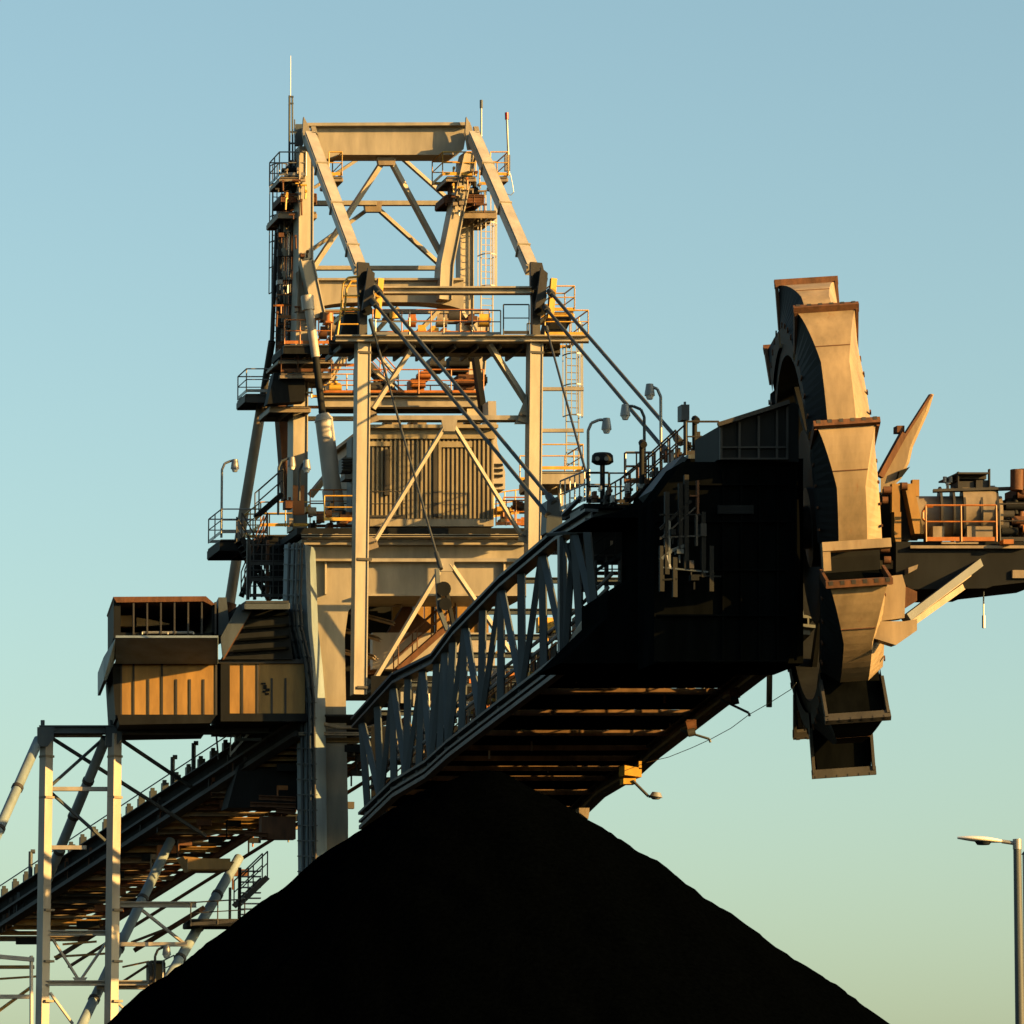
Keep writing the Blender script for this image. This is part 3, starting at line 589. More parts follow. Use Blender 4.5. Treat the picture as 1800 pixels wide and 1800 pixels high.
# ================================================================== BOOM
BM = thing('boom', 'long dark lattice boom rising from the tower to the bucket wheel', 'boom', P(820, 1440, 190))
ST = [(197.0, 640, 1438, 627, 1272), (192.7, 700, 1380, 700, 1192), (188.8, 757, 1346, 768, 1158), (186.0, 797, 1310, 805, 1108), (179.5, 888, 1240, 888, 1022), (172.0, 990, 1162, 985, 940), (167.5, 1062, 1092, 1040, 905)]
def bs(s, kind):                                         # kind: lb lt rb rt
    t = s * (len(ST) - 1); i = min(len(ST) - 2, int(t)); t -= i
    out = []
    for k in (0, 1):
        Y, xb, yb, xt, yt = ST[i + k]
        if kind[1] == 'b': q = P(xb, yb, Y)
        else: q = P(xt, yt, Y)
        if kind[0] == 'r': q = q + XX * m(362, Y)
        out.append(q)
    return out[0].lerp(out[1], t)
def boom():
    N = len(ST) - 1
    for side in 'lr':
        for lv in 'bt':
            pts = [bs(i / N, side + lv) for i in range(N + 1)]
            if side == 'r' and lv == 't': pts = pts[:-1]
            for a, b in zip(pts, pts[1:]):
                g = MB()
                nn = (b - a).normalized(); upv = (UP - nn * nn.z).normalized()
                g.bar(a - upv * .17, b - upv * .17, .11, .5, ref=XX); g.bar(a + upv * .17, b + upv * .17, .11, .5, ref=XX); g.bar(a, b, .26, .06, ref=XX)
                c = g.build('bottom_chord' if lv == 'b' else 'top_chord', M['boom'], BM)
                if lv == 'b':
                    g = MB(); g.bar(a - upv * .42 - XX * .1, b - upv * .42 - XX * .1, .16, .3, ref=XX); g.build('chord_flange', M['boom'], c)
        n = 15
        for i in range(n + 1):
            s = .02 + i / n * .95; a = bs(s, side + 'b'); b = bs(s, side + 't')
            g = MB(); g.bar(a, b, .30, .1, ref=V((-.5, -.87, 0))); g.build('truss_post', M['boom'], BM)
            if i < n and i % 2 == 0:
                c = bs(.02 + (i + 1) / n * .95, side + 'b'); g = MB(); g.bar(b, c, .26, .1, ref=V((-.5, -.87, 0))); g.build('truss_diagonal', M['boom'], BM)
            elif i < n:
                g = MB(); g.bar(a, bs(.02 + (i + 1) / n * .95, side + 't') , .22, .1, ref=V((-.5, -.87, 0))); g.build('truss_diagonal', M['boom'], BM)
    # floor: cross beams, plates, stringers
    n = 12
    for i in range(n):
        s = .03 + i / (n - 1) * .93; a = bs(s, 'lb'); b = bs(s, 'rb')
        g = MB(); g.bar(a + UP * .14, b + UP * .14, .22, .10, ref=YY); g.build('cross_beam', M['beam'], BM)
        s2 = s + .93 / (n - 1) * .97; s1 = s - .0015
        if i < n - 1:
            c0, c1 = bs(s + .0065, 'lb'), bs(s + .0065, 'rb'); d0, d1 = bs(s2, 'lb'), bs(s2, 'rb'); z = UP * .2
            g = MB(); g.prism([c0 + z, c1 + z, d1 + z, d0 + z], UP * .05); g.build('floor_plate', M['near_black'], BM)
    # belt in troughing idlers
    for i in range(N):
        a0, a1 = bs(i / N, 'lb'), bs(i / N, 'rb'); b0, b1 = bs((i + 1) / N, 'lb'), bs((i + 1) / N, 'rb')
        g = MB(); vs = []
        for (o0, o1) in ((a0, a1), (b0, b1)):
            for f, dz in ((.34, 1.5), (.42, 1.0), (.58, 1.0), (.66, 1.5)): vs.append(o0 + (o1 - o0) * f + UP * dz)
        g.add(vs + [v - UP * .06 for v in vs], [(0, 1, 5, 4), (1, 2, 6, 5), (2, 3, 7, 6), (12, 13, 9, 8), (13, 14, 10, 9), (14, 15, 11, 10)]); g.build('conveyor_belt', M['rubber'], BM)
        g = MB()
        for f in (.335, .665): g.bar(a0 + (a1 - a0) * f + UP * 1.25, b0 + (b1 - b0) * f + UP * 1.25, .2, .08, ref=XX)
        g.build('stringer', M['steel'], BM)
    rnd = random.Random(4)
    for i in range(34):
        s = .02 + i / 34 * .96; a = bs(s, 'lb'); b = bs(s, 'rb'); u = b - a; g = MB()
        g.tube(a + u * .42 + UP * .9, a + u * .58 + UP * .9, .09, 8); g.tube(a + u * .42 + UP * .9, a + u * .335 + UP * 1.4, .09, 8); g.tube(a + u * .58 + UP * .9, a + u * .665 + UP * 1.4, .09, 8)
        g.bar(a + u * .33 + UP * .7, a + u * .67 + UP * .7, .08, .1, ref=YY)
        g.build('idler_set', M['steel'], BM)
    for i in range(80):                                       # bright bits inside the near truss, coloured to stand in for sunlit spots
        s = rnd.uniform(.03, .93); f = rnd.uniform(.03, .16); a = bs(s, 'lb').lerp(bs(s, 'rb'), f) + UP * rnd.uniform(.6, 3.6); k = rnd.uniform(.08, .2)
        g = MB(); g.hexa(a, LV * k, UP * k * rnd.choice([1, 1, 4]), DV * k); g.build('sunlit_bit', M[rnd.choice(['yellow', 'pale', 'paint2', 'white', 'orange', 'galv'])], BM)
    # upper cross frames and side walkway rails
    for i in range(10):
        s = .04 + i * .105; a = bs(s, 'lt'); b = bs(s, 'rt')
        if s < .80: g = MB(); g.ib(a, b, .22, .2, .03, ref=YY); g.build('top_cross_beam', M['boom'], BM)
    for f, mt in ((.10, 'orange'), (.31, 'yellow'), (.97, 'galv')):
        pts = [bs(i / N, 'lb').lerp(bs(i / N, 'rb'), f) + UP * .33 for i in range(N + 1)]
        rail(pts, BM, mt, sp=1.1)
    for i in range(70):                                       # cable trays, boxes, fittings inside
        s = rnd.uniform(.03, .95); f = rnd.uniform(.05, .95); a = bs(s, 'lb').lerp(bs(s, 'rb'), f) + UP * rnd.uniform(.5, 2.8); k = rnd.uniform(.15, .4)
        g = MB(); g.hexa(a, LV * k * 2, UP * k * 1.6, DV * k); g.tube(a + LV * k, a + LV * k - UP * .8, .04); g.build('junction_box', M[rnd.choice(['orange', 'rust', 'galv', 'paint2', 'yellow', 'pale', 'dark'])], BM)
    for f, z in ((.02, 1.2), (.04, 1.7)):
        pts = [bs(i / N, 'lb').lerp(bs(i / N, 'rb'), f) + UP * z for i in range(N + 1)]
        g = MB(); g.path(pts, .07, 6); g.build('service_pipe', M['galv'], BM)
    # gusset: big pale knee plate near the head
    g = MB(); g.prism([P(982, 1168, 171.5), P(1010, 1108, 170), P(1032, 1078, 169), P(1070, 1040, 167.3), P(1070, 1082, 167.3), P(1030, 1120, 169.5), P(1020, 1132, 170)], V((.35, .05, 0))); g.build('knee_plate', M['pale'], BM)
    g = MB(); g.tube(P(1028, 1092, 168.5), P(1064, 1080, 167), .07, 8); g.tube(P(1062, 1081, 167), P(1066, 1080, 166.9), .16, 8); g.build('link_rod', M['dark'], BM)
    for i in range(N):
        a0, a1 = bs(i / N, 'rb'), bs((i + 1) / N, 'rb'); hh = 3.5 if i < N - 1 else 3.8
        g = MB(); g.prism([a0 - XX * .3 + UP * 2.0, a1 - XX * .3 + UP * 2.0, a1 - XX * .3 + UP * hh, a0 - XX * .3 + UP * hh], XX * -.06); g.build('wind_guard', M['dark'], BM)
        b0, b1 = bs(i / N, 'lb'), bs((i + 1) / N, 'lb')
        for f, z0, z1 in ((.33, .9, 1.5),):
            c0 = b0.lerp(a0, f); c1 = b1.lerp(a1, f); g = MB(); g.prism([c0 + UP * z0, c1 + UP * z0, c1 + UP * z1, c0 + UP * z1], XX * .05); g.build('skirt_plate', M['dark'], BM)
    for i in range(46):
        s0 = .01 + i * .0212; s1 = s0 + .0212 * rnd.uniform(.6, .97); k = i % 2
        for f, zr in ((.22, (rnd.uniform(.5, 1.0), rnd.uniform(1.5, 2.7))), (.5, (rnd.uniform(1.6, 1.9), rnd.uniform(2.3, 3.4))), (.8, (rnd.uniform(1.8, 2.2), rnd.uniform(2.2, 3.6)))):
            c0 = bs(s0, 'lb').lerp(bs(s0, 'rb'), f); c1 = bs(s1, 'lb').lerp(bs(s1, 'rb'), f)
            g = MB(); g.prism([c0 + UP * zr[0], c1 + UP * zr[0], c1 + UP * zr[1], c0 + UP * zr[1]], XX * .05)
            if s1 < .97 and (f == .22 or rnd.random() < (.85 if f == .5 else .6)): g.build('cover_panel', M[rnd.choice(['dark', 'dark', 'steel'])], BM)
    for i in range(N):
        g = MB(); z = UP * 2.3; a0, a1 = bs(i / N, 'lb'), bs(i / N, 'rb'); b0, b1 = bs((i + 1) / N, 'lb'), bs((i + 1) / N, 'rb')
        g.prism([a0.lerp(a1, .3) + z, a0.lerp(a1, .7) + z, b0.lerp(b1, .7) + z, b0.lerp(b1, .3) + z], UP * .06); g.build('belt_hood', M['near_black'], BM)
    # stay anchorage
    g = MB(); g.prism([P(962, 880, 173), P(982, 872, 173), P(990, 905, 173), P(986, 938, 173), P(960, 936, 173)], DV * .8); g.build('stay_anchor', M['boom'], BM)
    for x, y0, y1 in ((985, 945, 1150), (1020, 900, 1080), (1030, 905, 1040)):
        vcol(x, y0, y1, 170.5, 7, .3, BM, 'boom', 'post')
    bars([(996, 955, 170.4, 1018, 1035, 170.4, 10, .25), (962, 940, 171, 1040, 932, 169, 7, .3), (990, 905, 171, 1020, 875, 169, 9, .3)], BM, 'boom', 'brace')
boom()

# ================================================================== BOOM HEAD (transfer house and decks)
HD = thing('transfer_station', 'near-black transfer station at the boom head, left of the bucket wheel', 'transfer station', P(1230, 1160, 164))
def head():
    Y = 165.0
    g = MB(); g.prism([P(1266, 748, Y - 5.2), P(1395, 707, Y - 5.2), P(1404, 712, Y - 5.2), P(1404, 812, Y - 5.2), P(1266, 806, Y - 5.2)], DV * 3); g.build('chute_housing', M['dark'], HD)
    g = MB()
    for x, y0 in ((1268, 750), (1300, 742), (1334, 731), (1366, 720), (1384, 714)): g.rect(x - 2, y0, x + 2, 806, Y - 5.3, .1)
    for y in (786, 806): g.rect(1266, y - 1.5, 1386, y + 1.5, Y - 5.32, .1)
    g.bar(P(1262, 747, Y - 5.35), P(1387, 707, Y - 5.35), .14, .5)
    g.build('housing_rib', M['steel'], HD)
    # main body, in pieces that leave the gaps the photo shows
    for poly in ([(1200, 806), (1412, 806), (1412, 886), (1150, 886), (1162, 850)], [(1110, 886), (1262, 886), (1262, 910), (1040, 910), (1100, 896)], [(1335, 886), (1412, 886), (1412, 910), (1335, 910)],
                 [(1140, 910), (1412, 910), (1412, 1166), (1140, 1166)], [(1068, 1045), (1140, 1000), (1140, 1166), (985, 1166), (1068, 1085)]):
        g = MB(); g.prism([P(x, y, Y - 1 + .0) for x, y in poly], DV * 3.4); g.build('head_frame', M['near_black'], HD)
    g = MB(); g.prism([P(x, y, 160.3) for x, y in ((1200, 812), (1400, 812), (1405, 900), (1407, 1000), (1402, 1100), (1385, 1166), (1150, 1166), (1150, 880))], DV * 2.0); g.build('chute_side', M['near_black'], HD)
    g = MB(); g.prism([P(1150, 860, Y - 1.5), P(1200, 800, Y - 1.5), P(1208, 806, Y - 1.5), P(1158, 868, Y - 1.5)], DV * 2); g.build('stringer', M['boom'], HD)
    rnd = random.Random(8)
    for x in range(1270, 1400, 32): g = MB(); g.rect(x, 822, x + 3, 1160, 160.15, .14); g.build('stiffener', M['near_black'], HD)
    for y in (850, 915, 1000, 1080, 1160): g = MB(); g.rect(1155 if y > 900 else 1205, y, 1384, y + 3, 160.1, .14); g.build('stiffener', M['near_black'], HD)
    g = MB(); g.rect(1262, 888, 1325, 903, 160.05, .1); g.build('access_hatch', M['dark'], HD)
    Yf = Y - 5.4
    def fx(poly, name, mt, wpx=4):
        g = MB()
        for a, b in zip(poly, poly[1:]): g.bar(P(*a, Yf - .15), P(*b, Yf - .15), m(wpx, Yf), .16)
        g.build(name, M[mt], HD)
    for x, y0, y1, mt in ((1172, 865, 1010, 'dark'), (1176, 915, 1000, 'boom'), (1196, 850, 975, 'dark'), (1206, 835, 1000, 'dark'), (1226, 845, 905, 'rust'), (1224, 905, 960, 'steel'), (1236, 900, 1015, 'dark'), (1250, 960, 1040, 'dark'), (1163, 960, 1040, 'dark'), (1186, 980, 1050, 'dark')): fx([(x, y0), (x, y1)], 'frame_post', mt, 4 if mt != 'dark' else 8)
    for a, b, mt in (((1160, 905), (1240, 905), 'dark'), ((1160, 945), (1240, 942), 'steel'), ((1165, 998), (1245, 1006), 'boom'), ((1220, 1012), (1268, 1014), 'dark'), ((1212, 872), (1228, 872), 'rust'), ((1160, 1020), (1190, 1018), 'dark')): fx([a, b], 'frame_rail', mt, 3)
    fx([(1160, 985), (1180, 968), (1207, 958)], 'pipe', 'boom', 6); fx([(1168, 960), (1174, 985), (1178, 1000)], 'pipe', 'galv', 3); fx([(1160, 930), (1215, 880)], 'stair_stringer', 'dark', 5); fx([(1160, 948), (1222, 892)], 'stair_stringer', 'steel', 2.5)
    for x, y, w_, h, mt in ((1232, 920, 10, 22, 'steel'), (1180, 930, 8, 10, 'dark'), (1190, 965, 12, 8, 'boom'), (1215, 1010, 14, 10, 'dark'), (1212, 985, 8, 14, 'steel')):
        g = MB(); g.rect(x, y, x + w_, y + h, Yf - .3, .3); g.rect(x + w_ * .3, y + h, x + w_ * .5, y + h + 16, Yf - .2, .06); g.build('junction_box', M[mt], HD)
    g = MB(); g.rect(1020, 893, 1112, 922, 169, 1.4); g.rect(1024, 922, 1045, 930, 169, 1.0); g.build('deck_box', M['boom'], HD)
    g = MB(); g.rect(1026, 885, 1150, 893, 168.6, 3); g.build('deck', M['dark'], HD)
    a = P(1035, 885, 168.6); b = P(1108, 885, 168.6); rail([a, b, b + DV * 2.6], HD, 'steel', sp=.6); rail([a + DV * 2.6, b + DV * 2.6], HD, 'galv', sp=.7); rail([P(1032, 884, 168.2), P(1070, 884, 168.2)], HD, 'dark')
    # stair up the back of the head
    for dd in (0, 1.2):
        rail([P(1108, 885, 168) + DV * dd, P(1150, 850, 167) + DV * dd, P(1205, 800, 166) + DV * dd], HD, 'steel' if dd else 'rust', sp=.45)
    rail([P(1098, 850, 167), P(1140, 850, 167)], HD, 'rust', sp=.4); rail([P(1100, 848, 169), P(1152, 848, 169)], HD, 'galv', sp=.45)
    a = P(985, 898, 172); b = P(1036, 838 + 40, 169); rail([a, b], HD, 'galv', sp=.5)
    rail([P(1206, 800, 165), P(1264, 800, 165)], HD, 'steel', sp=1.2, h=1.2); rail([P(1206, 800, 167), P(1264, 800, 167)], HD, 'rust', sp=1.2, h=1.2)
    g = MB(); g.rect(1210, 799, 1262, 806, Y - .5, 3); g.build('deck', M['boom'], HD)
    for i in range(26):
        x = rnd.uniform(1040, 1230); t = max(0, (x - 1110) / 100); y = 872 - min(1, t) * 85 + rnd.uniform(-22, 12); s = rnd.uniform(2.5, 7); g = MB()
        g.rect(x - s * .5, y - s * 1.6, x + s * .5, y + s * 1.6, 167.5 + rnd.uniform(-1, 1), .3); g.rect(x - s, y - s * .3, x + s, y + s * .5, 167.5, .3)
        g.build('fitting', M[rnd.choice(['steel', 'rust', 'dark', 'galv', 'rust'])], HD)
    g = MB(); g.rect(1198, 711, 1212, 738, 166, .5); g.tube(P(1205, 738, 166.2), P(1205, 800, 166.2), .08, 8); g.rect(1203, 706, 1206, 711, 166.1, .1); g.build('control_cabinet', M['boom'], HD)
    for x, y0 in ((1221, 736), (1128, 778)): g = MB(); g.tube(P(x, y0, 166.5), P(x, 850 if x < 1200 else 800, 166.5), .09, 8); g.tube(P(x, y0, 166.5), P(x + 4, y0 + 4, 166.3), .13, 8); g.build('instrument_post', M['dark'], HD)
head()
g = MB(); g.rect(1040, 930, 1118, 985, 169.5, 1.2); g.build('service_cabin', M['dark'], HD)
for x in (1046, 1066, 1090, 1110):
    g = MB(); g.rect(x, 985, x + 4, 1050, 169.2, .3); g.build('frame_post', M['boom'], HD)
rail([P(1040, 1030, 169), P(1118, 1030, 169)], HD, 'steel', sp=.5); rail([P(1044, 1010, 169), P(1118, 960, 168)], HD, 'dark', sp=.5); rail([P(1040, 1012, 171), P(1112, 1012, 171)], HD, 'rust', sp=.6)
# siren on its post
S = thing('siren', 'flat round black siren on a short post above the boom rails', 'siren', P(1059, 885, 168))
g = MB(); g.tube(P(1059, 801, 168), P(1059, 797, 168), .38, 18, .30); g.tube(P(1059, 812, 168), P(1059, 801, 168), .40, 18, .38); g.tube(P(1059, 816, 168), P(1059, 812, 168), .28, 18, .40); g.build('horn_head', M['dark'], S)
g = MB()
for x in (1050, 1066): g.tube(P(x, 806, 167.55), P(x, 806, 167.7), .08, 10)
g.each('sounder', M['galv'], S)
g = MB(); g.tube(P(1059, 885, 168), P(1059, 814, 168), .09, 8); g.build('post', M['dark'], S)

# stay ropes
def rope(name, lab, grp, a, b, r=.075):
    g = MB(); g.tube(a, b, r, 8); n = (b - a).normalized()
    g.tube(a, a + n * .9, r * 1.9, 8); g.tube(b - n * .9, b, r * 1.9, 8)
    tag(g.build(name, M['rope'], None), lab, 'stay rope', grp)
G = 'stay ropes holding up the boom'
rope('stay_rope', 'outer thick stay rope of the left pair, running from the left sheave to the boom', G, P(660, 505, YF - .6), P(975, 885, 173))
rope('stay_rope', 'lower thick stay rope of the left pair, nearest the lattice column', G, P(654, 528, YF - .6), P(964, 906, 173))
rope('stay_rope', 'upper stay rope of the right pair, crossing open sky to the boom head', G, P(966, 512, YF - .6), P(1196, 778, 168))
rope('stay_rope', 'lower stay rope of the right pair, crossing open sky to the boom head', G, P(958, 540, YF - .6), P(1172, 795, 168))
rope('stay_rope', 'short stay rope inside the left pair with light rods beside it', G, P(690, 572, YF - .4), P(790, 690, 191))
rope('hoist_rope', 'thin rope dropping from the left sheave past the machinery house to the boom', 'thin hoist ropes', P(651, 562, YF - .6), P(775, 1000, 192), .05)
rope('hoist_rope', 'thin rope dropping from the right sheave past the caged ladder', 'thin hoist ropes', P(960, 575, YF - .6), P(1032, 838, 176), .05)
HB = thing('hook_block', 'dark hook block with two hanging tails under the thin left rope', 'hook block', P(782, 1100, 191.5))
g = MB(); g.bar(P(768, 1000, 191.8), P(772, 1072, 191.8), .16, .2); g.bar(P(772, 1072, 191.8), P(786, 1108, 191.8), .16, .2); g.build('side_strap', M['boom'], HB)
g = MB(); g.bar(P(786, 1045, 191.8), P(797, 1100, 191.8), .14, .2); g.tube(P(780, 1035, 191.5), P(780, 1035, 191.9), .3, 14); g.tube(P(783, 1062, 191.5), P(783, 1062, 191.9), .26, 14); g.build('pulley', M['dark'], HB)
g = MB(); g.tube(P(790, 1100, 191.5), P(790, 1300, 187), .07, 8); g.build('guide_rod', M['galv'], HB)

# ================================================================== BUCKET WHEEL
WY = 165.0; WC = P(1450, 925, WY); az = R(2.5); wf = V((math.sin(az), -math.cos(az), 0)); lean = R(4.2)
wl = V((math.cos(az) * math.cos(lean), math.sin(az) * math.cos(lean), math.sin(lean))); wu = wl.cross(wf)
if wu.z < 0: wu = -wu
def W(th, rho, u): return WC + wf * (rho * math.cos(th)) + wu * (rho * math.sin(th)) + wl * u
BW = thing('bucket_wheel', 'giant bucket wheel with golden steel buckets at the end of the boom', 'bucket wheel', WC)
def wheel():
    n = 60; RO = 8.6
    g = MB()
    for (r0, r1, u0, u1) in ((6.05, 6.5, -.95, 1.02),):
        vs = []
        for i in range(n):
            t = 2 * math.pi * i / n
            vs += [W(t, r0, u0), W(t, r1, u0), W(t, r1, u1), W(t, r0, u1)]
        fs = []
        for i in range(n):
            a = i * 4; b = ((i + 1) % n) * 4
            for k in range(4): fs.append((a + k, a + (k + 1) % 4, b + (k + 1) % 4, b + k))
        g.add(vs, fs)
    g.build('wheel_rim', M['dark'], BW)
    g = MB(); vs = []; k = 40
    for u, r in ((-.8, 5.75), (-.6, 5.75), (-.2, 1.0), (-1.2, 1.0)):
        pass
    for i in range(k):
        t = 2 * math.pi * i / k; vs += [W(t, 3.4, -.55), W(t, 3.4, -.4), W(t, .9, .1), W(t, .9, -.1)]
    fs = []
    for i in range(k):
        a = i * 4; b = ((i + 1) % k) * 4; fs += [(a, b, b + 3, a + 3), (a + 1, a + 2, b + 2, b + 1)]
    g.add(vs, fs); g.build('wheel_disc', M['dark'], BW)
    g = MB(); g.tube(WC - wl * 1.8, WC + wl * 2.6, .75, 24); g.tube(WC - wl * .6, WC + wl * .6, 1.4, 24); g.build('axle', M['steel'], BW)
    for i in range(10):
        t = R(i * 36 + 9); g = MB(); g.bar(W(t, 1.2, .15), W(t, 6.1, -.3), .45, .16, ref=wl); g.build('spoke', M['dark'], BW)
    def mkbucket(th0, sp=32, lipmat='rust', body='bucket'):
        T0 = R(th0); span = R(sp)
        ts = [0, .03] + [.08 + .92 * q / 13 for q in range(14)]
        secs = []
        for t in ts:
            a = T0 - span * t; hw = .98 - .50 * min(1, t / .5) ** .8; ro = RO - .05 - 1.0 * t ** 1.3
            hi = 1.06
            secs.append([W(a, 6.45, -hi), W(a, 7.15 - .2 * t, -hi), W(a, ro, -hw), W(a, ro, hw), W(a, 7.15 - .2 * t, hi), W(a, 6.45, hi)])
        def strip(k0, k1):
            g = MB(); vs = []
            for s in secs: vs += [s[k0], s[k1]]
            g.add(vs, [(2 * i, 2 * i + 1, 2 * i + 3, 2 * i + 2) for i in range(len(secs) - 1)]); return g
        g = strip(2, 3)
        tail = secs[-1]; g.add(tail, [(5, 4, 3, 2, 1, 0)])
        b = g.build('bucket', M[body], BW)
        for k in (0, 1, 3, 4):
            g = strip(k, k + 1); g.build('bucket_side', M[body if k > 2 else 'dark'], b)  # left sides take the dark colour as painted shade
        g = MB(); ks = 6; g.bar(secs[ks][2] + wf * .01, secs[ks][3] + wf * .01, .03, .03, ref=wl.cross(UP)); g.build('weld_seam', M['rust'], b)
        # lip frame, rim bolts, teeth, mouth
        g = MB(); a = T0 + R(.6)
        g.bar(W(a, RO + .02, -1.12), W(a, RO + .02, 1.12), .30, .20, ref=W(a + .1, 1, 0) - W(a, 1, 0))
        for s in (-1, 1): g.bar(W(a, RO, s * 1.05), W(a, 7.0, s * 1.05), .10, .3, ref=W(a + .1, 1, 0) - W(a, 1, 0))
        g.build('bucket_lip', M[lipmat], b)
        g = MB()
        for j in range(6):
            u = -.95 + j * .38; q = W(a, RO + .08, u); g.hexa(q - wl * .07, wl * .14, (W(a + .014, RO + .1, u) - W(a, RO + .1, u)), (W(a, 9, u) - W(a, 8, u)) * .1)
        g.each('bucket_tooth', M['steel'], b)
        g = MB(); aa = T0 - R(.4); vs = [W(aa, 6.5, -1.0), W(aa, 7.2, -1.0), W(aa, RO - .15, -.9), W(aa, RO - .15, .9), W(aa, 7.2, 1.0), W(aa, 6.5, 1.0)]; g.add(vs, [tuple(range(6))]); g.build('mouth', M['near_black'], b)
        g = MB(); a2 = T0 - span * .97; ro = 7.42
        vs = [W(a2 + .001, ro, 0)] ; pts = []
        for j in range(9):
            t = math.pi * j / 8; pts.append(W(a2 + math.sin(t) * .055, ro + .12 + math.sin(t) * .1, math.cos(t) * .28))
        g.prism(pts, wf * -.05); g.build('drain_hole', M['dark'], b)
        g = MB()
        for j in range(4):
            t = .2 + j * .22; a3 = T0 - span * t
            for s in (-1, 1): g.bar(W(a3, 7.0, s * 1.08), W(a3, 7.2, s * 1.06), .08, .05, ref=wl)
        g.each('side_bolt', M['rust'], b)
    for i in range(10): mkbucket(50 - i * 36, 27 if i == 1 else 31, 'rust' if i < 3 or i > 7 else 'steel', 'dark' if 3 <= i <= 7 else 'bucket')  # lower buckets and lips coloured darker to imitate shade
    g = MB(); a = R(14 - 27.3); g.bar(W(a, 8.3, -1.15), W(a, 8.3, 1.15), .3, .5, ref=wf); g.bar(W(a, 8.3, -1.02), W(a - .09, 8.3, -1.02), .26, .5, ref=wf); g.build('cross_bar', M['bucket'], BW)
wheel()
# ring chute fin and brackets on the right flank of the wheel, drive platform beyond
DP = thing('drive_platform', 'dark drive platform right of the bucket wheel carrying an ochre motor and orange rails', 'drive platform', P(1700, 1000, 162))
def drive():
    Y = 161.0
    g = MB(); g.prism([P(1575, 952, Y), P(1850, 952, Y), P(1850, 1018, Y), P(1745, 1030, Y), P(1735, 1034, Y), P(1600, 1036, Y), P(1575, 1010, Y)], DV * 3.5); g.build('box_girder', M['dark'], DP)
    g = MB(); g.bar(P(1600, 962, Y - .1), P(1800, 962, Y - .1), .1, .2, ref=YY); g.rect(1655, 952, 1720, 956, Y - .15, .1); g.rect(1780, 1002, 1850, 1016, Y - .1, .2); g.each('edge_strip', M['paint2'], DP)
    g = MB(); g.tube(P(1612, 910, Y + 1.4), P(1760, 910, Y + 1.4), .75, 20); g.tube(P(1600, 905, Y + 1.4), P(1612, 905, Y + 1.4), .9, 20); g.tube(P(1690, 900, Y + 1.4), P(1748, 900, Y + 1.4), .92, 20); g.rect(1640, 925, 1660, 950, Y + .6, 1); g.rect(1700, 925, 1745, 950, Y + .6, 1.2)
    g.build('drive_motor', M['paint2'], DP)
    g = MB()
    for x in (1650, 1672, 1690, 1720, 1748): g.tube(P(x, 905, Y + 1.4), P(x + 4, 905, Y + 1.4), .97, 18)
    g.each('motor_flange', M['steel'], DP)
    g = MB(); g.prism([P(1590, 850, Y + .4), P(1606, 850, Y + .4), P(1624, 938, Y + .4), P(1608, 938, Y + .4)], DV * 2); g.rect(1604, 843, 1616, 872, Y + .6, .2); g.build('gear_guard', M['clad'], DP)
    g = MB(); g.prism([P(1582, 848, Y + .8), P(1592, 848, Y + .8), P(1602, 935, Y + .8), P(1600, 950, Y + .8), P(1582, 950, Y + .8)], DV * 2.4); g.build('gear_case', M['dark'], DP)
    g = MB(); g.rect(1684, 830, 1738, 833, Y + .6, 2); g.prism([P(1690, 833, Y + 1), P(1734, 833, Y + 1), P(1734, 842, Y + 1), P(1686, 842, Y + 1)], DV * 1.4); g.rect(1686, 846, 1712, 858, Y + .9, .9); g.rect(1716, 844, 1740, 860, Y + .8, 1.2); g.rect(1684, 829, 1686, 862, Y + .7, .15); g.rect(1739, 824, 1741, 862, Y + .7, .15)
    g.build('lubrication_unit', M['steel'], DP)
    g = MB()
    for x in (1661, 1671): g.tube(P(x, 838, Y + 1), P(x, 848, Y + 1), .07, 8)
    g.tube(P(1666, 850, Y + 1), P(1666, 862, Y + 1), .06, 6); g.bar(P(1661, 849, Y + 1), P(1671, 849, Y + 1), .05, .05); g.build('breather_pipe', M['galv'], DP)
    g = MB(); g.bar(P(1640, 863, Y + .8), P(1810, 858, Y + .8), .09, .3, ref=YY); g.build('cable_tray', M['steel'], DP)
    rail([P(1628, 952, Y - .2), P(1752, 952, Y - .2)], DP, 'orange', h=1.25, sp=1.5)
    g = MB(); g.path([P(1640, 890, Y), P(1628, 890, Y), P(1622, 900, Y), P(1622, 912, Y), P(1630, 919, Y)], .05); g.build('rail_hoop', M['orange'], DP)
    rail([P(1758, 952, Y + .2), P(1850, 952, Y + .2)], DP, 'steel', h=1.3, sp=1)
    for x, y, s, mt in ((1775, 935, 12, 'dark'), (1795, 915, 14, 'rust'), (1785, 890, 14, 'dark'), (1805, 870, 14, 'rust'), (1772, 905, 9, 'steel'), (1812, 930, 12, 'orange'), (1765, 925, 7, 'steel')):
        g = MB(); g.rect(x - s, y - s, x + s, y + s, Y + 1, 1.4); g.tube(P(x - s * 1.2, y, Y + .9), P(x + s * 1.2, y, Y + .9), .16, 8); g.tube(P(x, y - s * 1.3, Y + 1), P(x, y + s, Y + .9), .1, 8); g.build('gearbox', M[mt], DP)
    g = MB(); g.rect(1764, 948, 1782, 956, Y - .5, .4); g.build('tool_box', M['orange'], DP)
    g = MB(); g.tube(P(1787, 826, Y + .6), P(1787, 862, Y + .6), .22, 12); g.tube(P(1800, 826, Y + 1), P(1800, 870, Y + 1), .3, 12); g.build('exhaust_stack', M['rust'], DP)
    # struts to the wheel
    g = MB(); g.bar(P(1592, 1088, Y - 2), P(1722, 990, Y + .2), .26, .4); g.build('support_strut', M['boom'], DP)
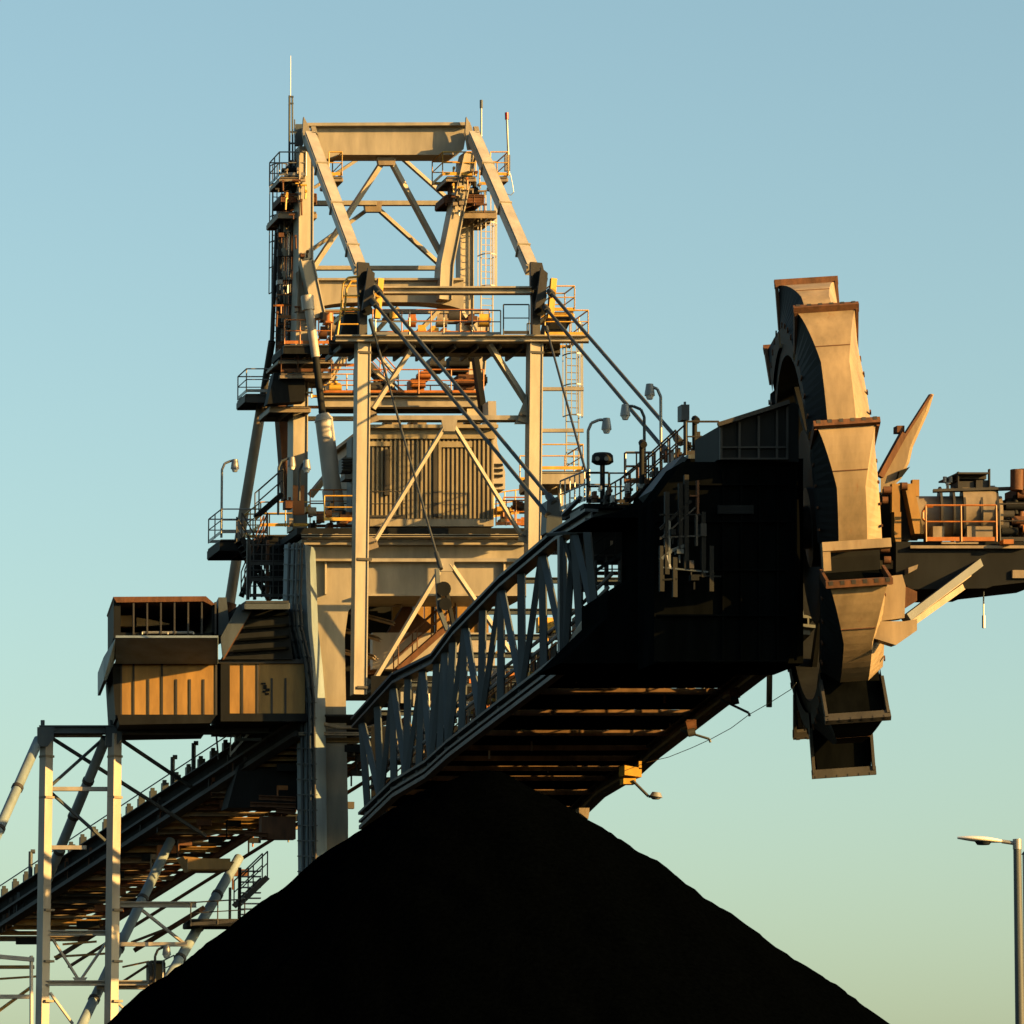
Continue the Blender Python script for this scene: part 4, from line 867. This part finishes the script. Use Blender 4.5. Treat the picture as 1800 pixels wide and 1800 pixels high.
    g = MB(); g.bar(P(1588, 1096, Y - 1.6), P(1720, 998, Y + .4), .14, .3); g.bar(P(1596, 1100, Y - 1.6), P(1700, 1026, Y + .4), .2, .4); g.build('support_strut', M['paint2'], DP)
    g = MB(); g.prism([P(1530, 1120, Y - 2.4), P(1545, 1092, Y - 2.4), P(1590, 1092, Y - 2.4), P(1612, 1088, Y - 2.4), P(1612, 1108, Y - 2.4), P(1575, 1134, Y - 2.4)], DV * .5); g.build('strut_shoe', M['bucket'], DP)
    g = MB(); g.prism([P(1568, 1012, Y - 2.2), P(1586, 1010, Y - 2.2), P(1592, 1030, Y - 2.2), P(1590, 1086, Y - 2.2), P(1545, 1092, Y - 2.2), P(1548, 1040, Y - 2.2)], DV * .6); g.build('bearing_plate', M['bucket'], DP)
    g = MB(); g.prism([P(1590, 1030, Y - 1.4), P(1612, 1040, Y - 1.4), P(1612, 1056, Y - 1.4), P(1590, 1070, Y - 1.4)], DV * .6); g.build('bearing_block', M['rust'], DP)
    g = MB(); g.prism([P(1597, 998, Y - .4), P(1614, 992, Y - .4), P(1612, 1000, Y - .4), P(1597, 1008, Y - .4)], DV * .4); g.build('lug', M['paint2'], DP)
    # fin
    g = MB(); g.prism([P(1637, 692, Y + 1), P(1619, 722, Y + 1), P(1590, 768, Y + 1), P(1548, 832, Y + 1), P(1548, 870, Y + 1), P(1580, 840, Y + 1), P(1594, 812, Y + 1), P(1600, 785, Y + 1), P(1628, 722, Y + 1)], V((.1, .12, 0))); g.build('deflector_fin', M['bucket'], DP)
    g = MB(); g.bar(P(1636, 694, Y + .9), P(1584, 775, Y + .9), .08, .3); g.bar(P(1588, 762, Y + .85), P(1546, 838, Y + .85), .2, .4); g.rect(1577, 748, 1590, 760, Y + .9, .4); g.build('fin_flange', M['rust'], DP)
    g = MB(); g.prism([P(1582, 828, Y + .8), P(1600, 820, Y + .8), P(1586, 838, Y + .8), P(1578, 842, Y + .8)], DV * .4); g.build('fin_pad', M['dark'], DP)
    g = MB(); g.rect(1568, 850, 1582, 900, Y + .5, .2); g.rect(1545, 985, 1600, 1000, Y + .3, .5); g.prism([P(1572, 900, Y + .5), P(1584, 900, Y + .5), P(1584, 955, Y + .5), P(1577, 962, Y + .5), P(1572, 940, Y + .5)], DV * .3); g.build('scraper_arm', M['clad'], DP)
    for x, y, s in ((1560, 862, 7), (1556, 880, 5), (1590, 855, 5), (1556, 965, 8), (1560, 985, 6)):
        g = MB(); g.tube(P(x - s, y, Y - .4), P(x + s, y, Y - .4), .14, 8); g.rect(x - s * .6, y - s * .6, x + s * .4, y + s * .8, Y - .3, .3); g.build('clamp', M['rust'], DP)
drive()
DW = MB(); DW.tube(P(1729, 1036, 162.5), P(1729, 1082, 162.5), .03, 6); DW.tube(P(1729, 1082, 162.5), P(1729, 1104, 162.5), .06, 6)
tag(DW.build('plumb_line', M['galv'], None), 'thin weighted line hanging below the drive platform', 'hanging line')
# ================================================================== PORTAL TRESTLE AND INCLINED CONVEYOR (left)
D2 = V((-.70, .714, 0)).normalized()
TR = thing('portal_trestle', 'grey steel portal trestle with raked legs straddling the inclined conveyor at the left edge', 'trestle', P(140, 1800, 204))
def trestle():
    Y = 204.0; Yb = 214.0
    def col(x, y0, y1, Yc, w_=.42):
        a = P(x, y0, Yc); b = P(x, y1, Yc); b.x = a.x; g = MB(); g.bar(b, a, w_, w_, ref=D2); c = g.build('column', M['pale'], TR)
        g = MB()
        for y in (1330, 1402, 1600, 1690, 1760):
            if y0 < y < y1: g.bar(P(x, y - 2, Yc), P(x, y + 2, Yc), w_ + .06, w_ + .06, ref=D2)
        if g.v: g.each('splice_plate', M['paint2'], c)
    col(82, 1285, 1830, Y); col(202, 1290, 1830, Y - .2)
    g = MB(); g.bar(P(70, 1283, Y), P(540, 1283, Y), m(14, Y), .5, ref=YY); g.bar(P(70, 1277.5, Y - .05), P(540, 1277.5, Y - .05), .06, .7, ref=YY); g.bar(P(70, 1289, Y - .05), P(540, 1289, Y - .05), .06, .7, ref=YY); g.build('cap_beam', M['boom'], TR)
    for x in (80, 200):
        g = MB(); g.prism([P(x - 14, 1278, Y - .4), P(x + 16, 1278, Y - .4), P(x + 14, 1300, Y - .4), P(x + 3, 1312, Y - .4), P(x - 14, 1312, Y - .4)], DV * .12); g.tube(P(x - 5, 1278, Y), P(x - 5, 1266, Y), .09, 8); g.build('corner_gusset', M['boom'], TR)
    # raked tubes
    for (x0, y0, x1, y1, Y0, Y1) in ((68, 1300, -60, 1590, Y, Y - 6), (186, 1298, 84, 1545, Y + .4, Y + 5), (300, 1478, 130, 1830, Y + 7.5, Y - 1), (420, 1508, 290, 1730, Y + 5, Y - 1)):
        g = MB(); g.tube(P(x0, y0, Y0), P(x1, y1, Y1), .22, 14); r = g.build('raked_leg', M['bluegrey'], TR)
        g = MB()
        for t in (.3, .55, .8):
            p = P(x0, y0, Y0).lerp(P(x1, y1, Y1), t); n = (P(x1, y1, Y1) - P(x0, y0, Y0)).normalized(); g.tube(p - n * .08, p + n * .08, .26, 14)
        g.each('leg_collar', M['steel'], r)
    bars([(88, 1387, Y + .3, 200, 1387, Y + .3, 7, .3), (88, 1490, Y + .3, 152, 1490, Y + .3, 7, .3), (86, 1291, Y + .4, 180, 1291, Y + .4, 9, .4)], TR, 'pale', 'tie_beam')
    bars([(92, 1298, Y + .4, 362, 1470, Y + 4.6, 7, .2), (212, 1300, Y + .4, 352, 1394, Y + 4.6, 7, .2), (180, 1300, Y + .5, 84, 1386, Y + .5, 6, .2), (88, 1392, Y + .6, 185, 1478, Y + .6, 6, .2)], TR, 'boom')
    # lower part
    bars([(78, 1640, Y + .1, 196, 1640, Y + .1, 9, .4, 'i'), (84, 1728, Y, 260, 1728, Y, 9, .4, 'i'), (190, 1660, Y + .6, 330, 1660, Y + .6, 7, .3), (210, 1590, Y + .6, 345, 1590, Y + .6, 10, .35, 'i'), (170, 1735, Y + .6, 262, 1735, Y + .6, 8, .35, 'i')], TR, 'pale', 'tie_beam')
    bars([(92, 1650, Y + .2, 138, 1722, Y + .2, 5, .18), (190, 1652, Y + .3, 142, 1722, Y + .3, 5, .18), (250, 1600, Y + .6, 328, 1662, Y + .6, 6, .18), (88, 1745, Y, 128, 1800, Y, 5, .18), (182, 1740, Y + .6, 225, 1780, Y + .6, 5, .15)], TR, 'pale')
    g = MB(); g.prism([P(128, 1718, Y + .1), P(154, 1718, Y + .1), P(148, 1726, Y + .1), P(134, 1726, Y + .1)], DV * .1); g.each('node_plate', M['pale'], TR)
    bars([(-20, 1700, Y + 4, 60, 1700, Y + 4, 6, .3), (-20, 1722, Y + 4, 70, 1716, Y + 4, 5, .2), (110, 1660, Y + 2, 170, 1655, Y + 2, 5, .2), (95, 1682, Y + 4, 190, 1676, Y + 4, 5, .2), (215, 1700, Y + 3, 262, 1690, Y + 3, 4, .2), (-20, 1790, Y, 55, 1735, Y, 6, .2)], TR, 'clad', 'tie_beam')
    # small post at far left
    bars([(0 - 20, 1680, Y - 4, 60, 1687, Y - 4, 9, .3), (55, 1680, Y - 4, 55, 1830, Y - 4, 6, .3), (-20, 1752, Y - 3, 55, 1752, Y - 3, 7, .3)], TR, 'pale', 'access_frame')
trestle()
CV = thing('inclined_conveyor', 'long inclined conveyor gallery with rusty cross beams rising from the lower left to the tower', 'conveyor', P(260, 1600, 210))
def conveyor():
    A = (-30, 1650, 222.0); B = (525, 1290, 202.0)
    def pt(s, off=0, up=0):
        Y = A[2] + (B[2] - A[2]) * s; p = P(A[0], A[1], A[2]).lerp(P(B[0], B[1], B[2]), s)
        return p + XX * off + UP * up
    Wd = 4.6; n = 13
    for off in (0, Wd):
        for up, th in ((0, .26), (.6, .18), (1.25, .1)):
            for i in range(3):
                g = MB(); g.bar(pt(i / 3, off, up), pt((i + 1) / 3, off, up), th, .3, ref=XX); g.bar(pt(i / 3, off - .05, up - th / 2), pt((i + 1) / 3, off - .05, up - th / 2), .05, .42, ref=XX); g.build('side_chord', M['steel' if off == 0 else 'rust'], CV)
    g = MB(); g.prism([pt(0, .02, .1), pt(1, .02, .1), pt(1, .02, 1.15), pt(0, .02, 1.15)], XX * .05); g.build('side_plate', M['dark'], CV)
    n = 36
    for i in range(n):
        s = i / (n - 1); g = MB(); hh = random.uniform(.12, .28); g.ib(pt(s, 0, 0), pt(s, Wd, 0), hh, .2, .05, ref=YY)
        g.build('cross_beam', M[random.choice(['clad', 'rust', 'clad', 'steel', 'paint2'])], CV)
        if i % 3 == 1: g = MB(); k = random.uniform(.2, 3); g.hexa(pt(s, k, -.5), XX * random.uniform(.4, 1.4), UP * .3, YY * .3); g.build('belly_guard', M[random.choice(['dark', 'rust', 'dark'])], CV)
        g = MB(); a = pt(s, .6, .55); b = pt(s, Wd - .6, .55); g.path([a, a.lerp(b, .3) - UP * .28, a.lerp(b, .7) - UP * .28, b], .09, 8); g.build('idler_set', M['paint2'], CV)
    g = MB(); g.prism([pt(0, .5, .75), pt(1, .5, .75), pt(1, Wd - .5, .75), pt(0, Wd - .5, .75)], UP * .08); g.build('belt', M['rubber'], CV)
    # return belt idlers below on the right
    for i in range(3): 
        g = MB(); g.bar(pt(i / 3, Wd - 1.2, -.9), pt((i + 1) / 3, Wd - 1.2, -.9), .2, .1, ref=XX); g.bar(pt(i / 3, Wd - .6, -1.3), pt((i + 1) / 3, Wd - .6, -1.3), .12, .1, ref=XX); g.build('return_stringer', M['rust'], CV)
    # wind guards / brackets along the top edge
    for i in range(22):
        s = .03 + i * .0375
        if s > .86: break
        q = pt(s, -.05, 1.25); g = MB(); g.hexa(q, XX * .28, UP * .48, DV * .4 + UP * 0); g.hexa(q + V((.02, 0, .48)), XX * .16, UP * .12, DV * .2); g.build('belt_guard', M['boom'], CV)
    g = MB(); g.tube(pt(0, 0, 1.95), pt(.9, 0, 1.95), .03, 6); g.build('pull_wire', M['galv'], CV)
    for s in (.16, .62, .685): q = pt(s, 0, 1.25); g = MB(); g.tube(q, q + UP * 1.35, .1, 8); g.tube(q + UP * 1.35, q + UP * 1.35 + XX * .2, .1, 8); g.build('pull_switch', M['boom'], CV)
    for i in range(26):                                   # cable boxes along the near side
        s = random.uniform(.02, .9); q = pt(s, -.12, random.uniform(.1, 1.2)); k = random.uniform(.08, .2); g = MB(); g.hexa(q, XX * k * 2, UP * k * 2, YY * .12); g.tube(q, q + UP * -.6, .03); g.build('side_box', M[random.choice(['dark', 'steel', 'boom', 'rust'])], CV)
    # upper landing rails and clutter below the ballast boxes
    for a, b in (((405, 1330), (440, 1290)), ((440, 1290), (480, 1268)), ((480, 1275), (522, 1262))): rail([P(*a, 204), P(*b, 204)], CV, 'galv', h=.8, sp=.6)
    bars([(468, 1285, 204, 505, 1320, 204, 5, .2), (415, 1300, 204, 460, 1300, 204, 5, .2), (380, 1290, 205, 384, 1335, 205, 3, .06)], CV, 'boom')
    g = MB(); g.prism([P(420, 1345, 205), P(525, 1275, 205), P(525, 1420, 205), P(400, 1420, 205)], DV * 1.5); g.build('tail_housing', M['dark'], CV)
    # lit pulley frame and chute
    g = MB(); g.prism([P(322, 1505, 203), P(412, 1515, 203), P(402, 1530, 203), P(336, 1530, 203)], DV * 1.5); g.rect(330, 1509, 405, 1528, 202.9, .1); g.build('pulley_frame', M['clad'], CV)
    g = MB(); g.rect(460, 1435, 520, 1475, 203.5, .6); g.build('chute_panel', M['rust'], CV)
    for y0, x0, x1 in ((1402, 455, 520), (1414, 440, 520), (1465, 430, 470), (1425, 485, 520)):
        g = MB(); g.ib(P(x0, y0, 203.4), P(x1, y0 + 3, 203.4), .2, .3, .04); g.build('tail_beam', M['rust'], CV)
    st = stairs(P(470, 1542, 203.5), P(420, 1530 + 60, 205.5), 1.1, CV, 'galv', True, 'steel')
    for k in range(16):
        g = MB(); y = 1530 + k * 9.5; x = 425 - max(0, k - 8) * 5; g.rect(x, y, x + 34, y + 2.2, 205, .25); g.build('stair_tread', M['galv'], CV)
    vcol(421, 1525, 1620, 204.6, 5, .15, CV, 'dark', 'stair_post'); vcol(404, 1560, 1640, 204.6, 4, .12, CV, 'steel', 'stair_post')
    rail([P(335, 1628, 203), P(430, 1622, 203)], CV, 'steel', h=1.0); deck(338, 430, 1615, 204, 2, CV, .25, 'dark')
    g = MB(); g.bar(P(235, 1655, 207), P(300, 1630, 205), .12, .3); g.bar(P(240, 1668, 207), P(355, 1598, 204), .2, .4); g.bar(P(212, 1728, 206), P(258, 1698, 205), .1, .2); g.build('walkway_stringer', M['rust'], CV)
    rnd = random.Random(21)
    for i in range(26):
        s = rnd.uniform(.5, .97); q = pt(s, rnd.uniform(.4, 5.6), rnd.uniform(-1.8, -.2)); k = rnd.uniform(.12, .35); g = MB(); g.hexa(q, LV * k * 2.4, UP * k, DV * k); g.tube(q, q - UP * k * 2, .04); g.build('bracket', M[rnd.choice(['rust', 'dark', 'steel', 'orange', 'paint2'])], CV)
conveyor()
CB = thing('switch_cabinet', 'small amber switch cabinet with hooped guard beside the coal slope', 'cabinet', P(278, 1735, 205))
g = MB(); g.rect(269, 1694, 286, 1730, 205, .6); g.build('cabinet_body', M['clad'], CB)
g = MB(); g.rect(262, 1690, 268, 1735, 204.8, .7); g.rect(286, 1692, 291, 1730, 204.8, .7); g.rect(266, 1688, 290, 1692, 204.8, .8); g.build('cabinet_frame', M['steel'], CB)
rail([P(286, 1722, 204.5), P(306, 1712, 204.5)], CB, 'galv', h=.8, sp=.4)

# ================================================================== LAMPS
def arm_lamp(x, y0, ytop, xh, Y, lab, mt='galv', base=None):
    L = thing('floodlight_pole', lab, 'floodlight', P(x, y0, Y), 'floodlight poles on the machine')
    a = P(x, y0, Y); s = 1 if xh > x else -1; g = MB(); tx = a.x
    top = P(x, ytop, Y); top.x = tx; hx = P(xh, ytop, Y)
    r = .4; pts = [a, top - UP * r, top - UP * r * .3 + XX * s * r * .3, top + XX * s * r, V((hx.x, Y, top.z))]
    g.path(pts, .055, 8); g.build('pole', M[mt], L)
    g = MB(); q = V((hx.x, Y, top.z)); g.tube(q + UP * .06, q - UP * .26, .13, 12, .18); g.tube(q - UP * .26, q - UP * .36, .18, 12, .19); h = g.build('lamp_head', M['galv'], L)
    g = MB(); g.tube(q - UP * .36, q - UP * .5, .16, 12, .1); g.build('lamp_glass', M['lens'], h)
arm_lamp(389, 945, 810, 413, 209.4, 'slim floodlight pole at the far left landing, head pointing right against the sky')
arm_lamp(489, 905, 806, 513, 206.6, 'floodlight pole in front of the dark mast leg above the left stair', 'boom')
arm_lamp(526, 880, 811, 539, 203.0, 'short floodlight bracket on the golden left mast leg', 'steel')
arm_lamp(1034, 880, 738, 1066, 171.8, 'floodlight pole between the caged ladder and the black siren, head pointing right')
arm_lamp(1133, 850, 714, 1099, 170.2, 'shorter floodlight pole beside the ropes with its head to the left', 'boom')
arm_lamp(1162, 830, 678, 1142, 168.6, 'tallest floodlight pole above the boom, head pointing left beyond the ropes')
arm_lamp(272, 1735, 1664, 293, 204.4, 'small floodlight over the amber cabinet low on the left', 'steel')
# street lamps
def street(x, y, Y, xh, lab, wd=.07, head=True):
    top = P(x, y, Y); L = thing('street_lamp', lab, 'street lamp', (top.x, Y, 0), None)
    g = MB(); g.tube((top.x, Y, 0), top, wd * 1.7, 14, wd); g.build('pole', M['boom'], L)
    if head:
        g = MB(); q = P(xh + 78, y - 2, Y); g.tube(top - UP * .02, q, .035, 8); g.tube(top + UP * .06, top - UP * .12, .08, 10); g.build('arm', M['galv'], L)
        g = MB(); e = P(xh, y - 8, Y); n = 12; vs = []
        for i in range(n + 1):
            t = i / n; c = q.lerp(e, t); hw = .17 * math.sin(math.pi * min(.97, .10 + t * .86)) ** .6; th = .055 * math.sin(math.pi * (.12 + t * .8)) + .01
            vs += [c + YY * -hw, c + UP * th, c + YY * hw, c - UP * th * .7]
        fs = []
        for i in range(n):
            for k in range(4): fs.append((i * 4 + k, i * 4 + (k + 1) % 4, i * 4 + 4 + (k + 1) % 4, i * 4 + 4 + k))
        g.add(vs, fs, True); g.add(vs[:4] , [(0, 1, 2, 3)]); g.add(vs[-4:], [(3, 2, 1, 0)]); hd = g.build('lamp_head', M['white'], L)
        c = q.lerp(e, .42); g = MB(); g.tube(c - UP * .03, c - UP * .085, .15, 16, .11); g.build('lamp_bowl', M['glass'], hd)
    return L
street(1788, 1481, 84, 1683, 'street lamp with a flat white head on a thin dark pole at the lower right')
L = thing('lighting_column', 'thick grey post at the right edge of the picture beside the street lamp', 'post', (P(1808, 1500, 60).x, 60, 0))
g = MB(); t = P(1809, 1502, 60); g.tube((t.x, 60, 0), t, .115, 16, .085); pl = g.build('shaft', M['pale'], L)
g = MB(); g.tube(t, t + UP * .06, .10, 16, .05); g.build('cap', M['steel'], L)
# ================================================================== AERIALS
A1 = thing('whip_aerial', 'tall whip aerial on a bracket at the top left corner of the tower', 'aerial', P(512, 300, YM))
g = MB(); g.tube(P(510.5, 168, YM), P(511, 98, YM), .022, 6, .012); g.build('whip', M['galv'], A1)
g = MB(); g.tube(P(508.5, 300, YM), P(509, 168, YM), .05, 8); g.tube(P(514.5, 310, YM), P(514, 172, YM), .04, 8); g.tube(P(519, 305, YM), P(518, 210, YM), .03, 8)
for y in (170, 182, 232, 252): g.bar(P(507, y, YM), P(522 if y > 200 else 516, y, YM), .07, .08)
g.build('mast', M['boom'], A1)
g = MB(); g.rect(520, 218, 533, 255, YM + .3, .3); g.rect(522, 262, 530, 285, YM + .3, .3); g.build('junction_box', M['boom'], A1)
A2 = thing('stub_aerial', 'short white aerial above the right end of the top beam', 'aerial', P(846, 262, YM + .5))
g = MB(); g.tube(P(846, 262, YM + .5), P(846, 190, YM + .5), .045, 8); g.build('mast', M['galv'], A2)
g = MB(); g.tube(P(846, 190, YM + .5), P(846, 176, YM + .5), .075, 10); g.build('aerial_tip', M['boom'], A2)
A3 = thing('beacon_mast', 'slim mast with a red beacon at the top right corner of the tower', 'beacon', P(893, 310, YM + .5))
g = MB(); g.tube(P(895, 308, YM + .5), P(891, 210, YM + .5), .05, 8); g.rect(888, 272, 897, 300, YM + .4, .2); g.build('mast', M['galv'], A3)
g = MB(); g.tube(P(891, 210, YM + .5), P(890.6, 198, YM + .5), .09, 12); g.build('red_beacon', M['red'], A3)
g = MB(); g.path([P(897, 305, YM + .3), P(901, 325, YM + .3), P(903, 338, YM + .3), P(898, 343, YM + .3), P(888, 340, YM + .3)], .018, 5); g.build('dangling_wire', M['galv'], A3)
# ================================================================== ITEMS UNDER THE BOOM
def guard(x, y, Y, x0, y0, x1, y1, lab):
    L = thing('belt_switch', lab, 'belt switch', P(x, y, Y), 'belt switches under the boom')
    g = MB(); g.tube(P(x - 8, y - 4, Y), P(x + 8, y - 8, Y), .2, 12); g.rect(x - 8, y - 16, x + 9, y - 6, Y, .3); g.build('switch_body', M['rust'], L)
    g = MB(); g.tube(P(x - 6, y + 8, Y - .1), P(x + 7, y + 5, Y - .1), .15, 10); g.build('roller', M['steel'], L)
    g = MB(); g.path([P(x0, y0, Y), P(x1, y1, Y), P(x1 + 2, y1 + 6, Y)], .05); g.build('switch_arm', M['boom'], L)
guard(1215, 1281, 176, 1195, 1283, 1247, 1299, 'belt switch with roller and arm under the boom edge, lower of the two')
guard(1291, 1225, 172.5, 1266, 1229, 1316, 1253, 'belt switch with roller and arm under the boom edge, upper of the two')
H = MB(); H.bar(P(1353, 1168, 170), P(1352, 1243, 170), .17, .15); tag(H.build('hanging_post', M['paint2'], None), 'short rusty post hanging under the boom tip', 'hanging post')
g = MB(); pts = [(1137, 1340), (1175, 1331), (1215, 1315), (1250, 1299), (1285, 1280), (1317, 1256), (1352, 1236), (1390, 1212), (1400, 1200)]
g.path([P(x, y, 183 - (x - 1137) * .07) for x, y in pts], .014, 5); tag(g.build('pull_wire', M['galv'], None), 'thin pale pull wire sagging beneath the boom', 'wire')
BL = thing('bracket_lamp', 'amber bracket below the boom holding a small lamp on a slanting arm', 'lamp', P(1112, 1375, 183))
g = MB(); g.prism([P(1098, 1345, 183), P(1128, 1350, 183), P(1128, 1366, 183), P(1098, 1362, 183)], DV * .8); g.rect(1096, 1368, 1118, 1378, 183, .5); g.rect(1123, 1338, 1128, 1352, 183, .1); g.build('bracket', M['yellow'], BL)
g = MB(); g.path([P(1112, 1372, 183), P(1140, 1400, 183), P(1148, 1400, 183)], .055, 8); g.build('arm', M['steel'], BL)
g = MB(); g.tube(P(1154, 1393, 183), P(1153, 1401, 183), .17, 12, .26); g.tube(P(1153, 1401, 183), P(1153, 1405, 183), .24, 12, .14); g.build('lamp_head', M['galv'], BL)
EP = MB(); EP.rect(1018, 1420, 1036, 1428, 190, .5); EP.prism([P(1018, 1428, 190), P(1036, 1428, 190), P(1034, 1440, 190)], DV * .4)
tag(EP.build('end_bracket', M['paint2'], None), 'small pale bracket where the boom edge meets the coal slope', 'bracket')
